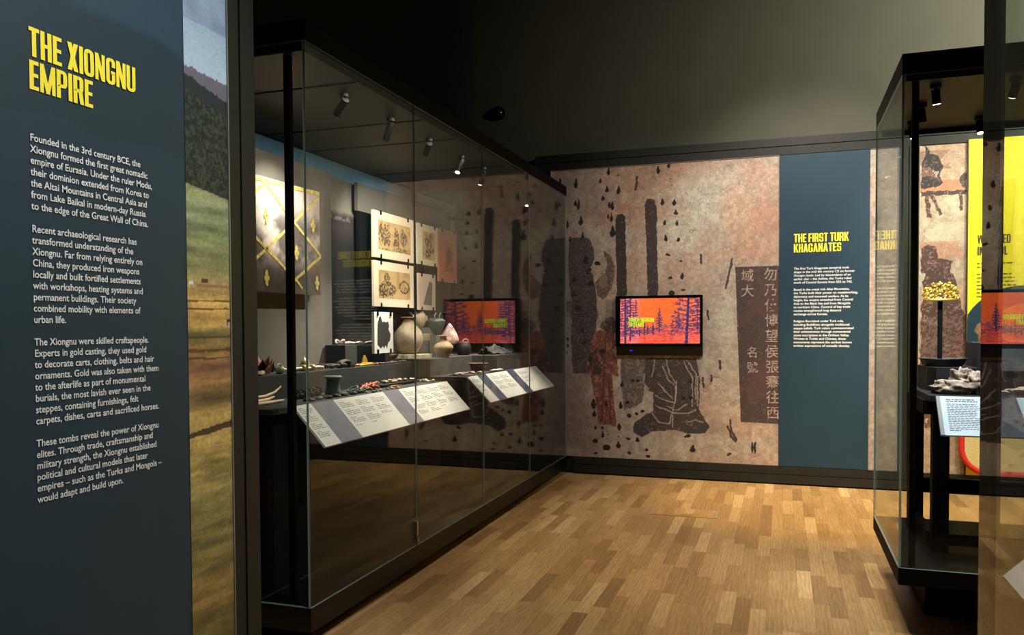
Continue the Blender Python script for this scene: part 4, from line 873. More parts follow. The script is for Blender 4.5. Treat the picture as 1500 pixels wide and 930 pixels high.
MB().box(-2.87, -2.83, 5.42, 5.46, 1.281, 1.362).box(-2.90, -2.80, 5.36, 5.52, 1.281, 1.289).build('stand', mat('dark_green_stand', (24, 34, 34), 0.4), mp_)

# label rails in front of the tables
def label_rail(label, y0, y1, bot, top, bands, cols, band_m, seed):
    (xb, zb), (xt, zt) = bot, top
    t = thing('label_rail', label, 'label panel', ((xb+xt)/2, (y0+y1)/2, zb))
    up = Vector((xt-xb, 0, zt-zb)); L = up.length; up.normalize(); nrm = Vector((up.z, 0, -up.x))
    P = lambda y, s, d=0.0: tuple(Vector((xb, y, zb))+up*s+nrm*d)
    bo = MB().prism([P(y0, 0), P(y1, 0), P(y1, L), P(y0, L)], nrm*-0.012); bo = bo.build('board', CARD, t)
    MB().prism([P(y0+0.05, L-0.08, -0.013), P(y1-0.05, L-0.08, -0.013), P(y1-0.05, L-0.04, -0.013), P(y0+0.05, L-0.04, -0.013)], nrm*-0.014).build('bracket', INK, t)
    for a, b in bands: MB().prism([P(a, 0, 0.0003), P(b, 0, 0.0003), P(b, L, 0.0003), P(a, L, 0.0003)], nrm*0.0008).build('colour_band', band_m, bo)
    r = random.Random(seed)
    for a, b, s0, s1, lh in cols:
        s = s1; k = 0; m = MB()
        while s > s0:
            w_ = (b-a)*(r.uniform(0.72, 1.0) if k % 4 else r.uniform(0.3, 0.5)); y = a
            while y < a+w_:
                l = r.uniform(0.012, 0.04); e = min(y+l, a+w_)
                m.quads2d([[(y, s), (e, s), (e, s+lh*0.38), (y, s+lh*0.38)]], Vector((xb, 0, zb))+nrm*0.0006, Vector((0, 1, 0)), up); y = e+0.007
            s -= lh*(1.0 if k % 4 != 3 else 1.9); k += 1
        m.build('label_text', TXT, bo)
    return t
label_rail('long white label board under the bronze vessel in the left case', 3.622, 5.645, (-2.24, 0.937), (-2.43, 1.143), [(3.785, 4.010), (4.614, 4.826)],
           [(3.64, 3.765, 0.05, 0.255, 0.011), (4.04, 4.20, 0.08, 0.25, 0.0115), (4.225, 4.385, 0.08, 0.25, 0.0115), (4.41, 4.57, 0.12, 0.25, 0.0115), (4.86, 5.03, 0.05, 0.25, 0.0115), (5.05, 5.22, 0.05, 0.25, 0.0115), (5.24, 5.41, 0.08, 0.25, 0.0115), (5.43, 5.60, 0.10, 0.25, 0.0115)], LILAC, 1)
lr2 = label_rail('shorter white label board with dark blue bands under the red bowl', 6.100, 8.010, (-2.24, 0.945), (-2.44, 1.148), [(6.315, 6.515), (7.065, 7.270)],
           [(6.12, 6.28, 0.12, 0.25, 0.0115), (6.55, 6.78, 0.10, 0.25, 0.0115), (6.80, 7.03, 0.10, 0.25, 0.0115), (7.31, 7.6, 0.12, 0.25, 0.0115)], mat('dark_blue_band', (62, 76, 104), 0.7, rgb2=(28, 34, 46), scale=18), 2)

# spotlights hung in the case
def case_spot(label, x, y, z, aim, group, lit=True, r=0.021, ln=0.10):
    t = thing('spotlight', label, 'spotlight', (x, y, z), group)
    A = Vector((x, y, z-0.045)); d = (Vector(aim)-A).normalized()
    MB().lathe([(0.026, -0.018), (0.026, 0.0)], (x, y, z), 16).build('mounting_base', BLACK, t)
    MB().tube([(x, y, z-0.016), (x, y, z-0.05)], 0.006, 8).build('stem', BLACK, t)
    B = A+d*ln
    br = MB().tube([A-d*0.02, B], r, 16).build('barrel', BLACK, t)
    MB().tube([B+d*0.0005, B+d*0.002], r*0.85, 16).build('lens', LENS if lit else INK, br)
    return B+d*0.01
G1 = 'spotlights in the left case ceiling'
LP = [('nearest', 4.05, (-3.05, 4.42, 2.35), 'spotlight nearest the entrance end of the left case', True),
      ('b', 4.62, (-2.9, 4.5, 1.3), 'tilted unlit spotlight, second in the left case row', False),
      ('c', 5.20, (-3.2, 6.2, 2.15), 'small lit spotlight above the first mounted drawings', True),
      ('d', 5.80, (-2.62, 4.95, 1.15), 'small lit spotlight fourth along the left case row', True),
      ('e', 6.28, (-2.85, 6.5, 1.35), 'bright spotlight above the pottery jars', True),
      ('f', 7.55, (-2.55, 7.0, 1.1), 'bright spotlight at the far end of the left case', True)]
CASE_W = [125, 0, 170, 330, 140, 290]
for (k, y, aim, lb, lit), pw in zip(LP, CASE_W):
    B = case_spot(lb, -2.36, y, 2.8745, aim, G1, lit)
    if lit: spot('case_light', B, aim, pw, (1.0, 0.91, 0.77), {'nearest': 44}.get(k, 64), 1.0, 0.012)

# ------------------------------------------------------------------ objects in the left case
def one(name, label, cat, mb, m, loc, bevel=0.0, group=None):
    t = bpy.data.objects.new('tmp', None); t.location = loc
    o = mb.build(name, m, None, bevel); bpy.data.objects.remove(t)
    o.data.transform(Matrix.Translation(-Vector(loc))); o.location = loc
    return tag(o, label, cat, group)
TANC = mat('tan_earthenware', (176, 158, 132), 0.8, rgb2=(112, 98, 82), scale=9, bump=0.15)
PALE = mat('pale_stoneware', (196, 178, 148), 0.7, rgb2=(140, 118, 90), scale=12, bump=0.15)
GRN = mat('green_bronze', (74, 84, 74), 0.5, 0.3, rgb2=(46, 52, 48), scale=14, bump=0.2)
VERD = mat('verdigris_bronze', (104, 122, 104), 0.65, 0.15, rgb2=(70, 80, 70), scale=16, bump=0.2)
DBR = mat('dark_bronze', (58, 54, 44), 0.45, 0.5, rgb2=(34, 32, 28), scale=25, bump=0.3)
SILV = mat('tarnished_silver', (196, 188, 164), 0.3, 0.5, vary=0.25, scale=30)
BRASS = mat('pale_brass', (190, 178, 138), 0.4, 0.4, vary=0.25, scale=30)
BONE = mat('bone', (206, 190, 160), 0.7, rgb2=(160, 140, 110), scale=20)
IRON = mat('rusted_iron', (64, 58, 50), 0.8, rgb2=(38, 34, 31), scale=30, bump=0.4)
WOOD = mat('aged_wood', (112, 90, 58), 0.8, rgb2=(66, 52, 38), scale=12, bump=0.3, stretch=(4, 1, 4))
BARK = mat('bark_brown', (86, 72, 56), 0.85, rgb2=(48, 42, 36), scale=18, bump=0.3)
GOLDP = mat('bright_gold', (252, 206, 92), 0.32, 0.7)
COPP = mat('copper_petal', (186, 116, 74), 0.45, 0.5, rgb2=(120, 66, 46), scale=25)
PINK = mat('pink_petal', (206, 142, 124), 0.6)
ORNG = mat('orange_coral', (196, 92, 48), 0.6, vary=0.25, scale=40)
MAROON = mat('maroon_bead', (100, 52, 48), 0.5)
WSPK = mat('white_speckled_clay', (206, 196, 184), 0.75, rgb2=(120, 92, 84), scale=22)
ZB, ZA, ZD = 1.2805, 1.1405, 1.2885
# pottery
X, Y = -3.13, 6.43; ZS = ZD+0.030
pts = []; rs = random.Random(9)
for i in range(44):
    a = 2*math.pi*i/44; q = 0.205*(1+0.035*rs.uniform(-1, 1)); pts.append((X+q*math.cos(a), Y+q*math.sin(a), ZD))
one('stone_slab', 'round pale stone slab with chipped edge under the big jar', 'stone slab', MB().prism(pts, (0, 0, 0.0295)), mat('chipped_limestone', (214, 200, 166), 0.85, rgb2=(160, 148, 120), scale=30, bump=0.4), (X, Y, ZD))
jar = thing('pottery_jar', 'big round shouldered tan jar with short neck on the stone slab', 'jar', (X, Y, ZS))
MB().lathe([(0.056, 0), (0.0924, 0.03), (0.1221, 0.09), (0.1299, 0.145), (0.1176, 0.195), (0.084, 0.24), (0.0588, 0.265), (0.0532, 0.28)], (X, Y, ZS), 36).build('body', TANC, jar)
nk = MB().lathe([(0.0538, 0.278), (0.0493, 0.30), (0.0526, 0.315)], (X, Y, ZS), 36).build('neck', mat('brown_fired_neck', (116, 92, 74), 0.8, vary=0.1), jar)
MB().lathe([(0.0526, 0.314), (0.0672, 0.320), (0.0672, 0.329), (0.0504, 0.326), (0.0448, 0.30)], (X, Y, ZS), 36).build('rim', MATS['brown_fired_neck'], nk)
X, Y = -3.265, 6.95; Z = 1.5555
tp = thing('teapot', 'small tan teapot with long spout and lid, highest of the pottery', 'teapot', (X, Y, Z))
MB().lathe([(0.031, 0), (0.0434, 0.015), (0.062, 0.06), (0.0651, 0.09), (0.0589, 0.118), (0.0484, 0.13), (0.0422, 0.132)], (X, Y, Z), 28).build('body', PALE, tp)
ld = MB().lathe([(0.0446, 0.132), (0.0415, 0.145), (0.0267, 0.156)], (X, Y, Z), 24).build('lid', PALE, tp)
MB().lathe([(0.0267, 0.155), (0.0112, 0.160), (0.0124, 0.172), (0.0068, 0.18), (0.0006, 0.181)], (X, Y, Z), 20).build('knob', PALE, ld)
MB().tube([(X-0.01, Y-0.05, Z+0.085), (X-0.025, Y-0.08, Z+0.10), (X-0.035, Y-0.10, Z+0.125), (X-0.04, Y-0.12, Z+0.135)], [0.014, 0.010, 0.008, 0.009], 10).build('spout', PALE, tp)
MB().tube([(X+0.025, Y+0.05, Z+0.11), (X+0.04, Y+0.078, Z+0.105), (X+0.042, Y+0.08, Z+0.075), (X+0.03, Y+0.056, Z+0.055)], 0.007, 8).build('handle', PALE, tp)
X, Y, Z = -3.10, 6.74, 1.4345
MBc = MB().lathe([(0.048, 0), (0.050, 0.02), (0.044, 0.03), (0.044, 0.045), (0.040, 0.058), (0.026, 0.062), (0.001, 0.063)], (X, Y, Z), 24)
one('lidded_cup', 'pale stacked cup on the low grey block between the jars', 'cup', MBc, PALE, (X, Y, Z))
X, Y, Z = -2.99, 6.72, 1.4868
gp = thing('two_handled_pot', 'dark green conical pot with two upright loop handles', 'pot', (X, Y, Z))
MB().lathe([(0.0231, 0), (0.0317, 0.01), (0.0515, 0.045), (0.0739, 0.088), (0.0845, 0.118), (0.0818, 0.132), (0.0627, 0.140), (0.0568, 0.150), (0.0528, 0.148), (0.0515, 0.13)], (X, Y, Z), 32).build('body', GRN, gp)
for s in (-1, 1):
    MB().tube([(X+0.02, Y+s*0.052-0.028, Z+0.14), (X+0.02, Y+s*0.052-0.027, Z+0.175), (X+0.02, Y+s*0.052, Z+0.196), (X+0.02, Y+s*0.052+0.027, Z+0.175), (X+0.02, Y+s*0.052+0.028, Z+0.138)], 0.0075, 8).build('handle', GRN, gp)
X, Y = -2.85, 6.555
vs = thing('vase', 'tan vase with narrow neck and flat wide mouth', 'vase', (X, Y, ZD))
MB().lathe([(0.050, 0), (0.055, 0.02), (0.078, 0.058), (0.088, 0.082), (0.086, 0.098), (0.066, 0.122), (0.042, 0.14), (0.030, 0.16), (0.028, 0.182)], (X, Y, ZD), 32).build('body', mat('sandy_earthenware', (196, 172, 138), 0.8, rgb2=(140, 118, 92), scale=12, bump=0.2), vs)
MB().lathe([(0.028, 0.180), (0.03, 0.186), (0.056, 0.188), (0.056, 0.195), (0.022, 0.194)], (X, Y, ZD), 28).build('flat_mouth', MATS['sandy_earthenware'], vs)
X, Y = -2.93, 6.885
pk = thing('peaked_jar', 'white speckled jar with tall pointed lid on a slim foot', 'jar', (X, Y, ZD))
MB().lathe([(0.0341, 0), (0.0372, 0.008), (0.0174, 0.018), (0.0136, 0.06), (0.031, 0.085), (0.0682, 0.115)], (X, Y, ZD), 28).build('foot', mat('grey_brown_clay', (92, 84, 80), 0.8, vary=0.1), pk)
MB().lathe([(0.0682, 0.113), (0.0806, 0.135), (0.0837, 0.155), (0.0732, 0.195), (0.0527, 0.235), (0.0279, 0.275), (0.0074, 0.30), (0.0006, 0.305)], (X, Y, ZD), 28).build('pointed_lid', WSPK, pk)
X, Y = -2.89, 7.13
dp = thing('dark_pot', 'squat black pot with a small pale loop beside the peaked jar', 'pot', (X, Y, ZD))
MB().lathe([(0.0527, 0), (0.0682, 0.03), (0.0732, 0.07), (0.062, 0.105), (0.0527, 0.115), (0.0546, 0.13), (0.0465, 0.13), (0.0434, 0.11)], (X, Y, ZD), 28).build('body', mat('black_ware', (32, 31, 29), 0.6, vary=0.1), dp)
MB().tube([(X+0.02+0.02*math.cos(a), Y+0.02*math.cos(a), ZD+0.127+0.025*math.sin(a)) for a in [math.pi*i/8 for i in range(9)]], 0.007, 8).build('loop_handle', mat('pale_grey_clay', (150, 140, 126), 0.7), dp)
def rag(u, v):
    y = 7.27+u*0.80; x = -2.80+0.22*v*(0.55+0.45*math.sin(u*3.0+0.4))
    z = ZD+0.004+0.075*max(0, math.sin(v*3.1416))*(0.45+0.55*abs(mnoise.noise(Vector((u*5, v*3, 2)))*2.2))+0.05*max(0, mnoise.noise(Vector((u*6, v*4, 7))))+0.02*(u > 0.8)
    return (x, y, z)
o = one('leather_fragment', 'crumpled grey green leather piece beside the jars at the far end', 'leather', MB().grid(rag, 50, 18), mat('grey_green_leather', (88, 94, 84), 0.75, rgb2=(42, 42, 38), scale=9, bump=0.3), (-2.69, 7.6, ZD))
md = o.modifiers.new('thickness', 'SOLIDIFY'); md.thickness = 0.006; md.offset = 1
# far table
X, Y, Z = -2.62, 6.80, 1.1435
bw = thing('red_bowl', 'dark red lacquer bowl with flaring rim on the far table', 'bowl', (X, Y, Z))
MB().lathe([(0.0372, 0), (0.0465, 0.008), (0.0651, 0.035), (0.0732, 0.065), (0.0744, 0.075), (0.0694, 0.075), (0.062, 0.04), (0.0372, 0.014), (0.0006, 0.012)], (X, Y, Z), 32).build('bowl_body', mat('dark_red_lacquer', (74, 26, 22), 0.35), bw)
MB().lathe([(0.0694, 0.074), (0.093, 0.082), (0.093, 0.087), (0.0694, 0.080)], (X, Y, Z), 32).build('rim', mat('worn_rim', (150, 104, 74), 0.4, rgb2=(96, 40, 34), scale=14), bw)
def scatter(name, labelf, cat, pts, z, rad, mats_, seed, group, sub=2, sq=0.6, amp=0.2):
    r = random.Random(seed)
    for i, (x, y) in enumerate(pts):
        a = rad*r.uniform(0.8, 1.2)
        one(name, labelf(i), cat, MB().blob((x, y, z+a*sq*0.8), (a, a*r.uniform(1.0, 1.5), a*sq), amp, 2.0, seed*10+i, sub, flat=z, rotz=r.uniform(0, 3)), mats_[i % len(mats_)], (x, y, z), 0, group)
# bead strings: each bead a thing
rb = random.Random(7)
bt = one('bead_tray', 'thin dark tray under the pale and red beads on the far table', 'tray', MB().box(-2.66, -2.475, 6.23, 6.70, 1.1435, 1.1500), IRON, (-2.57, 6.5, 1.1435))
scatter('bead', lambda i: 'pale or maroon bead in the row on the far table', 'bead', [(-2.60+rb.uniform(-0.05, 0.09), 6.25+0.43*i/25) for i in range(26)], 1.1502, 0.014, [BONE, MAROON, BONE, COPP], 3, 'beads in the row by the red bowl')
one('pellet_tray', 'small dark tray under the white pellets right of the red bowl', 'tray', MB().lathe([(0.11, 0), (0.125, 0.008), (0.12, 0.010), (0.10, 0.006)], (-2.498, 6.98, 1.1435), 28, 0.31, 1.45), IRON, (-2.498, 6.98, 1.1435))
scatter('pellet', lambda i: 'small white pellet on the dark tray right of the red bowl', 'pellet', [(-2.498+0.022*math.cos(i*2.4)*math.sqrt(i/30), 6.98+0.135*math.sin(i*2.4)*math.sqrt(i/30)) for i in range(30)], 1.1540, 0.013, [mat('chalk_white', (214, 206, 196), 0.8)], 4, 'white pellets on the dark tray')
# upper plinth of the near table: fittings
X, Y = -2.96, 4.06
fw = thing('petal_ornament', 'folded copper and pink petal ornament at the near end', 'ornament', (X, Y, ZB))
rp = random.Random(12)
for i in range(14):
    a = i*2.4; r0 = 0.022+0.0035*i; ht = 0.030+0.055*(1-i/14); c = Vector((X+r0*1.1*math.cos(a), Y+r0*1.5*math.sin(a), ZB+0.004))
    d = Vector((math.cos(a)*0.5, math.sin(a)*0.6, 1.0)).normalized(); s = d.cross(Vector((0, 0, 1))).normalized()
    m = MB()
    def pet(u, v, c=c, d=d, s=s, ht=ht):
        w_ = 0.024*math.sin(math.pi*min(1, 0.12+0.86*v))**0.8*(1.0); q = c+d*(v*ht*1.25)+s*((u-0.5)*2*w_)+Vector((0, 0, 0.012*math.sin(u*3.14)))
        return (q.x, q.y, max(ZB+0.001, q.z))
    m.grid(pet, 6, 8); m.build('petal', [COPP, PINK, DBR][i % 3], fw, solid=0.004)
MB().blob((X, Y, ZB+0.02), (0.045, 0.06, 0.022), 0.3, 3, 4, 3, flat=ZB).build('core', mat('dark_ornament_core', (44, 30, 28), 0.6), fw)
one('stone_flake', 'small pale stone flake at the near front corner', 'stone', MB().blob((-2.845, 3.90, ZB+0.012), (0.03, 0.035, 0.016), 0.3, 2, 5, 3, flat=ZB), BONE, (-2.845, 3.90, ZB))
sb = thing('silver_ball', 'silver ball in a brass ring in front of the petal ornament', 'fitting', (-2.83, 4.095, ZB))
MB().lathe([(0.001, 0)]+[(0.023*math.sin(a), 0.023-0.023*math.cos(a)) for a in [math.pi*i/12 for i in range(1, 12)]]+[(0.001, 0.046)], (-2.83, 4.095, ZB), 24).build('ball', SILV, sb)
MB().tube([(-2.845, 4.095+0.029*math.cos(a), ZB+0.030+0.029*math.sin(a)) for a in [2*math.pi*i/24 for i in range(24)]], 0.005, 8, True).build('ring', BRASS, sb)
def rod(label, a, b, r, m, extra=None, name='metal_rod', cat='fitting'):
    A, B = Vector(a), Vector(b); n = 10
    pts = [A.lerp(B, i/n)+Vector((0, 0, 0.003*math.sin(i*1.7))) for i in range(n+1)]
    rad = [r*(1+0.18*math.sin(i*2.1+1)) for i in range(n+1)]
    t = thing(name, label, cat, (A.x, A.y, A.z-r))
    MB().tube(pts, rad, 10).build('shaft', m, t)
    if extra:
        for f, rr in extra: p = A.lerp(B, f); MB().lathe([(rr*0.6, -0.012), (rr, -0.004), (rr, 0.006), (rr*0.6, 0.014)], (p.x, p.y, p.z), 14, tilt=(1.4, 'X')).build('collar', m, t)
    return t
rod('pale brass rod with collars lying behind the corner post', (-2.90, 4.16, ZB+0.016), (-2.86, 4.60, ZB+0.016), 0.011, BRASS, [(0.55, 0.026), (0.75, 0.024)])
rod('dark bronze rod with a thick end beside the brass rod', (-2.85, 4.62, ZB+0.018), (-2.84, 4.86, ZB+0.018), 0.013, DBR, [(0.7, 0.026)])
rod('thin grey rod lying at the back of the long plinth', (-3.04, 4.20, ZB+0.012), (-3.07, 4.75, ZB+0.012), 0.009, IRON, None)
one('brass_mount', 'upright pierced brass mount between the two rods', 'fitting', MB().blob((-2.93, 4.50, ZB+0.032), (0.02, 0.04, 0.045), 0.45, 3, 8, 3, flat=ZB), BRASS, (-2.93, 4.50, ZB))
one('bronze_clasp', 'squared bronze clasp at the end of the dark rod', 'fitting', MB().box(-2.85, -2.815, 4.875, 4.90, ZB, ZB+0.045).box(-2.85, -2.815, 4.90, 4.94, ZB, ZB+0.018), DBR, (-2.83, 4.90, ZB), 0.004)
for i, (y, x, l, a, lb) in enumerate(((4.66, -3.10, 0.16, 0.0, 'flat dark wooden slat furthest back on the long plinth'), (4.80, -3.00, 0.17, 0.12, 'flat brown bark piece tilted beside the small plinth'), )):
    one('bark_fragment', lb, 'wood fragment', MB().prism([(x-0.03, y, ZB), (x+0.02, y-0.01, ZB), (x+0.035, y+l, ZB), (x-0.02, y+l+0.02, ZB)], (0, 0, 0.014+0.01*i)), BARK, (x, y+l/2, ZB), 0.004)
lf = MB()
def leaf(u, v): return (-2.905+0.055*(v-0.5)*math.sin(math.pi*(0.08+0.9*u)), 4.85+0.20*u, ZB+0.010+0.028*math.sin(u*3.0)+0.01*math.sin(v*3.14))
o = one('leaf_fragment', 'curled pale brown leaf shaped piece before the small plinth', 'wood fragment', lf.grid(leaf, 18, 6), WOOD, (-2.905, 5.05, ZB)); md = o.modifiers.new('thickness', 'SOLIDIFY'); md.thickness = 0.006
gd = thing('gold_ornament', 'bright gold ornament with a standing point on the long plinth', 'ornament', (-2.89, 5.20, ZB))
MB().blob((-2.875, 5.20, ZB+0.008), (0.04, 0.13, 0.012), 0.35, 3, 3, 3, flat=ZB).build('base_leaf', GOLDP, gd)
m = MB(); m.prism([(-2.885, 5.17, ZB+0.008), (-2.885, 5.26, ZB+0.008), (-2.885, 5.235, ZB+0.05), (-2.885, 5.21, ZB+0.075), (-2.885, 5.185, ZB+0.04)], (-0.012, 0, 0)); m.build('point', GOLDP, gd, 0.003)
def trough(u, v): return (-3.0+0.07*(v-0.5), 5.73+0.17*u, 1.2805+0.006+0.045*abs(v-0.5)**1.3*2+0.02*u)
o = one('wooden_trough', 'hollow brown wooden trough piece right of the gold ornament', 'wood fragment', MB().grid(trough, 12, 8), WOOD, (-3.0, 5.74, 1.2805)); md = o.modifiers.new('thickness', 'SOLIDIFY'); md.thickness = 0.008; md.offset = 1
scatter('maroon_bead', lambda i: 'maroon bead in the strand at the front of the long plinth', 'bead', [(-2.845+0.02*math.sin(i*1.9), 5.27+0.27*i/19) for i in range(20)], ZB, 0.014, [MAROON, mat('dusty_bead', (122, 92, 84), 0.7)], 6, 'maroon beads on the long plinth')
scatter('grey_bead', lambda i: 'grey green bead near the right end of the long plinth', 'bead', [(-2.86+0.015*math.sin(i*2.3), 5.58+0.22*i/13) for i in range(14)], ZB, 0.013, [mat('grey_green_bead', (112, 114, 102), 0.6)], 8, 'grey green beads on the long plinth')
# small plinth
ZC = 1.4305; TY = 0.12
tw = MB()
tw.tube([(-3.03+0.03*math.cos(a), 4.985+TY+0.035*math.sin(a), ZC+0.022+0.014*math.cos(a*2)) for a in [2*math.pi*i/20 for i in range(20)]], 0.008, 8, True)
tw.tube([(-3.02, 5.01+TY, ZC+0.010), (-3.0, 5.06+TY, ZC+0.014), (-2.985, 5.12+TY, ZC+0.009)], [0.010, 0.013, 0.008], 8)
one('pale_twist', 'pale looped twist at the left of the small plinth', 'ornament', tw, mat('pale_pink_bone', (206, 184, 178), 0.6), (-3.0, 5.15, ZC))
for i, (y, l, lb) in enumerate(((5.26, 0.11, 'flat pale pink plaque, middle of the small plinth'), (5.40, 0.22, 'long flat pale plaque at the right of the small plinth'))):
    one('pale_plaque', lb, 'plaque', MB().blob((-2.99, y+l/2, ZC+0.008), (0.030, l/2, 0.014), 0.25, 2.5, 20+i, 3, flat=ZC), MATS['pale_pink_bone'], (-2.99, y+l/2, ZC))
# near table front row
def horn(label, pts, r, m, name='horn_strip'):
    one(name, label, 'horn strip', MB().tube(pts, r, 8), m, tuple(pts[0]), 0, 'horn strips on the near deck')
PALEH = mat('pale_horn', (222, 190, 146), 0.5, vary=0.15, scale=12)
horn('pale curved horn strip at the near end, longest of three', [(-2.70, 3.58, ZA+0.012), (-2.71, 3.70, ZA+0.012), (-2.72, 3.80, ZA+0.013), (-2.76, 3.92, ZA+0.02)], [0.010, 0.012, 0.011, 0.006], PALEH)
horn('pale horn strip nearest the deck edge at the near end', [(-2.64, 3.58, ZA+0.010), (-2.63, 3.72, ZA+0.010), (-2.64, 3.84, ZA+0.010)], [0.009, 0.010, 0.006], PALEH)
horn('pale horn strip with its tip raised at the near end', [(-2.735, 3.66, ZA+0.034), (-2.75, 3.82, ZA+0.03), (-2.755, 3.92, ZA+0.045), (-2.76, 3.99, ZA+0.075)], [0.008, 0.009, 0.008, 0.004], PALEH)
for i in range(5):
    y = 3.99+i*0.056; x = -2.66
    t = thing('bell_ring', 'dark bronze ring with a bead, one of the upright row before the bronze vessel', 'bronze ring', (x, y, ZA), 'row of upright bronze rings')
    MB().tube([(x+0.024*math.cos(a)*0.75, y+0.024*math.cos(a)*0.65, ZA+0.030+0.026*math.sin(a)) for a in [2*math.pi*j/20 for j in range(20)]], 0.0045, 8, True).build('ring', DBR, t)
    MB().blob((x, y, ZA+0.016), (0.016, 0.016, 0.016), 0.05, 2, i, 2).build('bead', IRON, t)
for i in range(7):
    y = 3.93+i*0.095; x = -2.535
    one('belt_plaque', 'flat bronze belt plaque in the front row near the label board', 'plaque', MB().blob((x, y, ZA+0.007), (0.032, 0.034, 0.011), 0.28, 2.5, 40+i, 3, flat=ZA, rotz=0.5), [DBR, VERD, IRON][i % 3], (x, y, ZA), 0, 'belt plaques along the deck edge')
X, Y = -2.64, 4.36
cv = thing('bronze_vessel', 'squat verdigris bronze vessel with a flat flanged top', 'vessel', (X, Y, ZA))
MB().lathe([(0.050, 0), (0.052, 0.016), (0.045, 0.026), (0.042, 0.06), (0.037, 0.092), (0.040, 0.100)], (X, Y, ZA), 28).build('body', VERD, cv)
MB().lathe([(0.040, 0.099), (0.056, 0.102), (0.058, 0.110), (0.050, 0.116), (0.001, 0.118)], (X, Y, ZA), 28).build('flanged_top', mat('pale_verdigris', (122, 134, 120), 0.6, vary=0.15, scale=14), cv)
for i, (y, x, r, lb) in enumerate(((4.53, -2.60, 0.034, 'pale green bronze ring right of the bronze vessel, the taller'), (4.63, -2.57, 0.026, 'pale green bronze ring right of the bronze vessel, the flatter'))):
    one('bronze_ring', lb, 'bronze ring', MB().tube([(x+r*0.8*math.cos(a), y+r*math.cos(a)*0.4+r*0.6*math.sin(a), ZA+0.008+(0.03-0.016*i)*(0.5+0.5*math.sin(a+0.6))) for a in [2*math.pi*j/22 for j in range(22)]], 0.006, 8, True), mat('pale_green_bronze', (120, 140, 122), 0.6, vary=0.2, scale=25), (x, y, ZA))
cr = thing('coral_strand', 'orange red coral strand heaped on the near table', 'strand', (-2.60, 4.74, ZA))
for i in range(6):
    y = 4.66+i*0.030; MB().tube([(-2.60+0.03*math.sin(i*2.0), y-0.04, ZA+0.012+0.008*(i % 3)), (-2.59, y, ZA+0.030+0.010*(i % 2)), (-2.60+0.03*math.cos(i*1.7), y+0.05, ZA+0.012)], [0.009, 0.012, 0.009], 8).build('branch', ORNG, cr)
one('yellow_fragment', 'yellow brown fragments at the right of the coral strand', 'fragment', MB().blob((-2.54, 5.0, ZA+0.006), (0.025, 0.07, 0.010), 0.4, 3.5, 3, 3, flat=ZA), mat('yellow_brown', (190, 150, 78), 0.6, rgb2=(110, 76, 40), scale=40), (-2.54, 5.0, ZA))
tr = one('display_tray', 'raised thin black tray holding small bone pieces on the near table', 'tray', MB().box(-2.775, -2.60, 4.93, 5.53, ZA+0.012, ZA+0.018).box(-2.75, -2.62, 4.98, 5.48, ZA, ZA+0.012), mat('black_tray', (24, 24, 25), 0.5), (-2.69, 5.2, ZA))
rbn = random.Random(21)
scatter('bone_piece', lambda i: 'small bone piece lying on the raised black tray', 'bone piece', [(-2.69+rbn.uniform(-0.05, 0.06), 5.08+0.42*i/19) for i in range(20)], ZA+0.0182, 0.016, [BONE, BRASS, mat('grey_bone', (132, 124, 104), 0.7)], 9, 'bone pieces on the raised black tray', amp=0.4)
scatter('bronze_scrap', lambda i: 'small olive bronze scrap at the right end of the near deck', 'bronze scrap', [(-2.58+rbn.uniform(-0.05, 0.05), 5.55+0.012*i) for i in range(10)], ZA, 0.015, [BRASS, VERD], 10, 'bronze scraps at the near deck end', amp=0.4)
scatter('bead_scrap', lambda i: 'tiny pale bead scattered between the plaques and the coral strand', 'bead', [(-2.50+rbn.uniform(-0.02, 0.03), 4.55+0.030*i) for i in range(14)], ZA, 0.010, [BONE, VERD], 11, 'tiny beads along the deck edge')

# ------------------------------------------------------------------ the case on the right
CX0, CX1, CY0, CY1 = 0.536, 2.4, 4.30, 5.456
c2 = thing('display_case', 'smaller black framed glass display case holding the gold crown', 'display case', (1.4, 4.9, 0.0))
FR2 = mat('black_olive_case_frame', (26, 26, 22), 0.45)
MB().box(CX0, CX1, CY0, CY1, 2.755, 2.853).build('top_frame', FR2, c2, 0.003)
MB().box(CX0+0.02, CX1-0.02, CY0+0.02, CY1-0.02, 2.725, 2.754).build('lighting_panel', mat('reflection_tinted_panel', (52, 44, 24), 0.6), c2)  # ochre tint paints in a reflection of the yellow wall panel
MB().box(CX0, CX1, CY0, CY1, 0.282, 0.365).build('base', BLACK, c2, 0.003)
MB().box(0.72, CX1-0.1, 4.74, CY1-0.1, 0.0, 0.281).build('foot_plinth', BLACK, c2, 0.015)
pane_x(CY0, CY1, 0.366, 2.754, CX0+GT).build('glass_pane', [GLASS3, GEDGE], c2)
pane_y(CX0+0.012, CX1, 0.366, 2.754, CY0).build('glass_pane', [GLASS3, GEDGE], c2)
pane_y(CX0+0.012, CX1, 0.366, 2.754, CY1-GT).build('glass_pane', [GLASS3, GEDGE], c2)
MB().box(0.588, 0.617, 4.345, 4.375, 0.366, 2.724).build('corner_post', BLACK, c2)
MB().box(CX0+0.03, CX1, CY1-0.05, CY1-0.03, 2.700, 2.725).build('ceiling_rail', INK, c2)
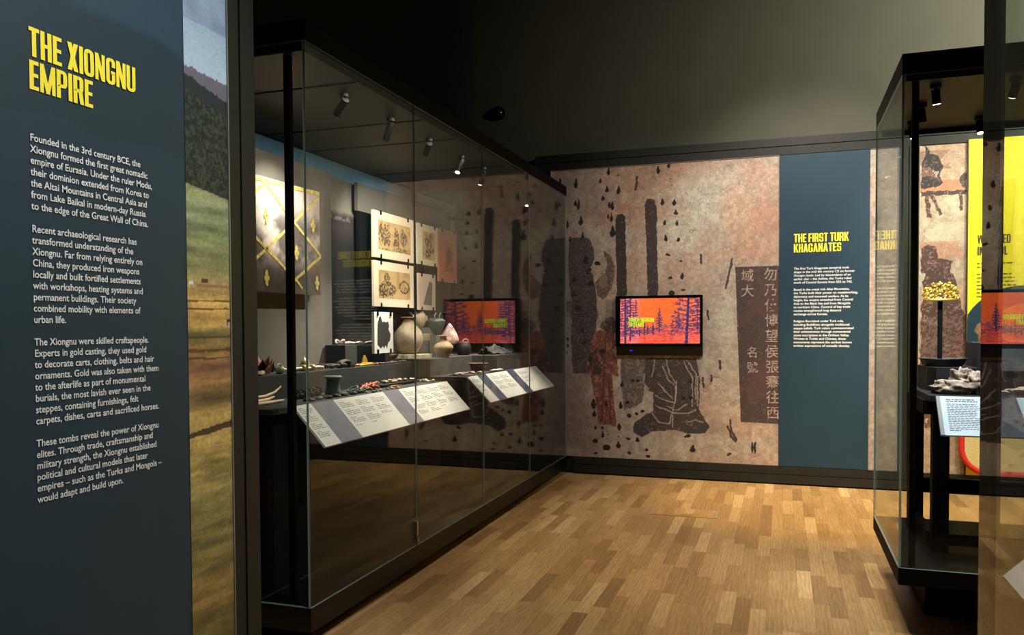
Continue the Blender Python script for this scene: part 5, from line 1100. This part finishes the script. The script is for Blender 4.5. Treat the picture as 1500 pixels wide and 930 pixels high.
# table inside it
tb2 = thing('display_table', 'black legged display table inside the right case', 'display table', (1.4, 4.9, 0.366))
MB().prism([(0.72, 4.64, 1.155), (2.25, 4.64, 1.155), (2.25, 5.32, 1.155), (0.72, 5.32, 1.155)], (0, 0, 0.03)).build('top', mat('black_blue_deck', (16, 18, 21), 0.5), tb2)
for x, y in ((0.74, 4.66), (0.70, 5.20), (2.15, 4.66), (2.15, 5.20)): MB().box(x, x+0.078, y, y+0.078, 0.366, 1.155).build('leg', BLACK, tb2)
MB().box(0.75, 2.2, 5.20, 5.25, 0.58, 0.66).build('cross_rail', BLACK, tb2); MB().box(0.75, 2.2, 4.68, 4.73, 0.40, 0.46).build('cross_rail', BLACK, tb2)
MB().box(0.70, 0.76, 4.72, 5.22, 1.08, 1.154).box(0.72, 0.76, 4.72, 5.22, 0.40, 0.46).build('side_rail', BLACK, tb2)
NAVY = mat('blue_black_plinth', (15, 18, 23), 0.6)
plinth('display_plinth', 'blue black plinth with a cut corner under the gold crown', [(0.755, 5.28), (0.765, 5.02), (0.80, 4.95), (1.005, 4.95), (1.005, 5.30)], 1.1855, 1.317, NAVY)
plinth('display_plinth', 'taller blue black plinth right of the gold crown', R_(1.012, 2.2, 5.0, 5.31), 1.1855, 1.452, NAVY)
one('photo_print', 'small grey photograph standing against the taller plinth', 'photograph', MB().box(1.12, 1.45, 4.985, 4.998, 1.30, 1.42), mat('grey_photo', (120, 122, 126), 0.5, rgb2=(70, 72, 76), scale=6), (1.28, 4.99, 1.30))
# crown on a post, over a crushed metal tray
Xc, Yc = 0.845, 5.05
one('metal_tray', 'battered grey metal dish under the gold crown', 'dish', MB().lathe([(0.095, 0), (0.11, 0.008), (0.122, 0.038), (0.13, 0.046), (0.118, 0.044), (0.10, 0.014), (0.001, 0.012)], (0.86, Yc+0.08, 1.3175), 14, 0.98, 0.9, 0.02), mat('battered_metal', (92, 90, 84), 0.6, 0.4, rgb2=(50, 50, 48), scale=14, bump=0.4), (0.86, Yc+0.08, 1.3175))
cw = thing('gold_headdress', 'shimmering gold foliage crown on a slim black stand', 'crown', (Xc, Yc+0.08, 1.333))
Yq = Yc+0.08
MB().box(Xc-0.011, Xc+0.011, Yq-0.011, Yq+0.011, 1.3305, 1.70).build('stand', INK, cw)
rc = random.Random(2); m = MB()
CRG = mat('crown_gold', (255, 208, 84), 0.38, 0.8, vary=0.12, scale=90)
for lobe, (lx, lh, lw) in enumerate(((-0.068, 0.070, 0.026), (-0.040, 0.094, 0.024), (0.0, 0.102, 0.030), (0.040, 0.094, 0.024), (0.068, 0.080, 0.024))):
    for i in range(95):
        f = rc.random(); a = rc.uniform(-1, 1); z = 1.696+f*lh
        w_ = lw*math.sqrt(max(0.04, 1-max(0, (f-0.35)/0.66)**2)); c = Vector((Xc+lx+a*w_, Yq-0.03*math.cos(lx*14)+rc.uniform(-0.01, 0.01), z))
        n_ = Vector((rc.uniform(-0.9, 0.9), -1.0, rc.uniform(-0.5, 1.0))).normalized(); t_ = n_.cross(Vector((rc.uniform(-1, 1), 0.2, 1))).normalized(); b_ = n_.cross(t_); r = rc.uniform(0.0035, 0.0065)
        m.prism([tuple(c+t_*r*math.cos(k)+b_*r*0.75*math.sin(k)) for k in (0, 1.05, 2.1, 3.14, 4.19, 5.24)], tuple(n_*0.0015))
m.build('gold_foliage', CRG, cw)
MB().lathe([(0.087, 0.0), (0.089, 0.006), (0.087, 0.012), (0.082, 0.012), (0.080, 0.0)], (Xc, Yq-0.002, 1.688), 28, 1.0, 0.5).build('band', CRG, cw)
# driftwood like relic and label
def relic():
    m = MB(); rr_ = random.Random(6)
    m.blob((0.90, 4.80, 1.215), (0.13, 0.06, 0.045), 0.4, 2.4, 3, 4, flat=1.1855); m.blob((0.905, 4.81, 1.265), (0.055, 0.045, 0.055), 0.45, 2.8, 5, 4); m.blob((0.96, 4.79, 1.235), (0.05, 0.045, 0.06), 0.4, 2.6, 8, 4, flat=1.1855); m.blob((0.82, 4.80, 1.215), (0.06, 0.045, 0.035), 0.45, 3, 9, 4, flat=1.1855); return m
one('carved_relic', 'gnarled pale carved relic on the table above the right label', 'relic', relic(), mat('weathered_relic', (190, 172, 150), 0.8, rgb2=(84, 74, 66), scale=16, bump=0.6), (0.9, 4.8, 1.1855))
one('flat_relic', 'flat pale slab like relic right of the gnarled carving', 'relic', MB().blob((1.22, 4.80, 1.205), (0.12, 0.05, 0.022), 0.25, 2.4, 14, 4, flat=1.1855), mat('pale_relic', (196, 176, 150), 0.8, rgb2=(140, 120, 98), scale=14, bump=0.3), (1.22, 4.8, 1.1855))
lb = thing('label_board', 'pale blue lit label board below the gnarled carving', 'label panel', (1.2, 4.52, 1.0))
y0_, z0_, y1_, z1_ = 4.45, 1.006, 4.60, 1.187
up = Vector((0, y1_-y0_, z1_-z0_)); LL = up.length; up.normalize(); nr = Vector((0, -up.z, up.y))
PP = lambda x, s, d=0.0: tuple(Vector((x, y0_, z0_))+up*s+nr*d)
lbo = MB().prism([PP(0.742, 0), PP(1.75, 0), PP(1.75, LL), PP(0.742, LL)], nr*-0.012); lbo = lbo.build('board', mat('pale_blue_label', (208, 228, 240), 0.6), lb)
for a, b, mm in ((0.742, 0.760, 'grey'), (0.955, 0.985, 'grey'), (0.985, 1.13, 'navy')):
    MB().prism([PP(a, 0, 0.0003), PP(b, 0, 0.0003), PP(b-(0.03 if mm == 'navy' else 0), LL, 0.0003), PP(a, LL, 0.0003)], nr*0.0008).build('colour_band', mat('grey_label_band', (150, 152, 158), 0.6) if mm == 'grey' else mat('slate_label_band', (62, 72, 92), 0.6), lbo)
m = MB(); rl = random.Random(8)
for i in range(18):
    s = LL-0.03-i*0.0105; hd = i < 2; x = 0.785; xe = x+(rl.uniform(0.125, 0.15) if i not in (17,) else 0.05)
    if hd: s += 0.006
    while x < xe:
        l = rl.uniform(0.008, 0.022); e = min(x+l, xe); q = 0.0062 if hd else 0.0042
        m.quads2d([[(x, s), (e, s), (e, s+q), (x, s+q)]], Vector((0, y0_, z0_))+nr*0.0006, Vector((1, 0, 0)), up); x = e+0.004
m.build('label_text', TXT, lbo)
G2 = 'spotlights in the right case ceiling'
RL = [((0.70, 4.42, 2.725), (0.9, 4.8, 1.2), 'spotlight nearest the front corner of the right case', 110), ((0.69, 4.78, 2.725), (0.9, 5.0, 1.3), 'unlit spotlight between the two left corner lights of the right case', 0), ((0.70, 5.18, 2.725), (0.85, 5.12, 1.72), 'lit spotlight at the back left of the right case', 70), ((1.045, 5.18, 2.725), (1.1, 4.9, 1.2), 'lit spotlight at the back beside the near case edge', 20), ((1.04, 4.42, 2.725), (0.86, 5.1, 1.72), 'lit front spotlight seen through the near case', 110)]
for loc, aim, lbl, pw in RL:
    B = case_spot(lbl, *loc, aim, G2, pw > 0, 0.02, 0.05)
    if pw: spot('case_light', B, aim, pw, (0.94, 0.95, 1.0), 64, 0.8, 0.012)

# ------------------------------------------------------------------ the case close at the right edge
NX, NY = 0.305, 1.489
c3 = thing('display_case', 'tall glass case corner close at the right edge of view', 'display case', (0.9, 0.9, 0.0))
MB().box(NX, 1.6, 0.35, NY, 2.925, 3.02).build('top_frame', BLACK, c3); MB().box(NX, 1.6, 0.35, NY, 0.072, 0.19).build('base', BLACK, c3); MB().box(NX+0.1, 1.5, 0.45, NY-0.1, 0.0, 0.071).build('toe_kick', INK, c3)
pane_x(0.35, NY, 0.191, 2.924, NX+GT).build('glass_pane', [GLASS2, GEDGE], c3)
pane_y(NX+0.012, 1.6, 0.191, 2.924, NY-GT).build('glass_pane', [GLASS, GEDGE], c3)
MB().box(0.311, 0.3245, 1.440, 1.476, 0.191, 2.924).build('corner_post', BLACK, c3)
lb3 = thing('label_board', 'white label board corner in the near case at the lower right edge', 'label panel', (0.43, 1.0, 1.15))
nr = Vector((-0.21, 0, 0.20)).normalized()
MB().prism([(0.33, 1.443, 1.154), (0.33, 0.62, 1.154), (0.53, 0.62, 1.354), (0.53, 1.443, 1.354)], nr*-0.012).build('board', CARD, lb3)
MB().prism([(0.52, 1.38, 1.32), (0.52, 0.7, 1.32), (0.55, 0.7, 1.32), (0.55, 1.38, 1.32)], (0, 0, -0.03)).build('bracket', INK, lb3)
tn = thing('display_table', 'black display table hidden behind the near label board', 'display table', (1.0, 0.95, 0.191))
MB().box(0.555, 1.5, 0.55, 1.40, 1.28, 1.31).build('top', BLACK, tn)
for x in (0.60, 1.40):
    for y in (0.60, 1.30): MB().box(x, x+0.06, y, y+0.06, 0.191, 1.28).build('leg', BLACK, tn)
spot('added_near_fill', (0.40, 1.30, 2.88), (0.45, 1.25, 1.2), 90, (0.98, 0.95, 0.92), 60, 0.8, 0.012)  # added spot without a fixture, brightens the near label board
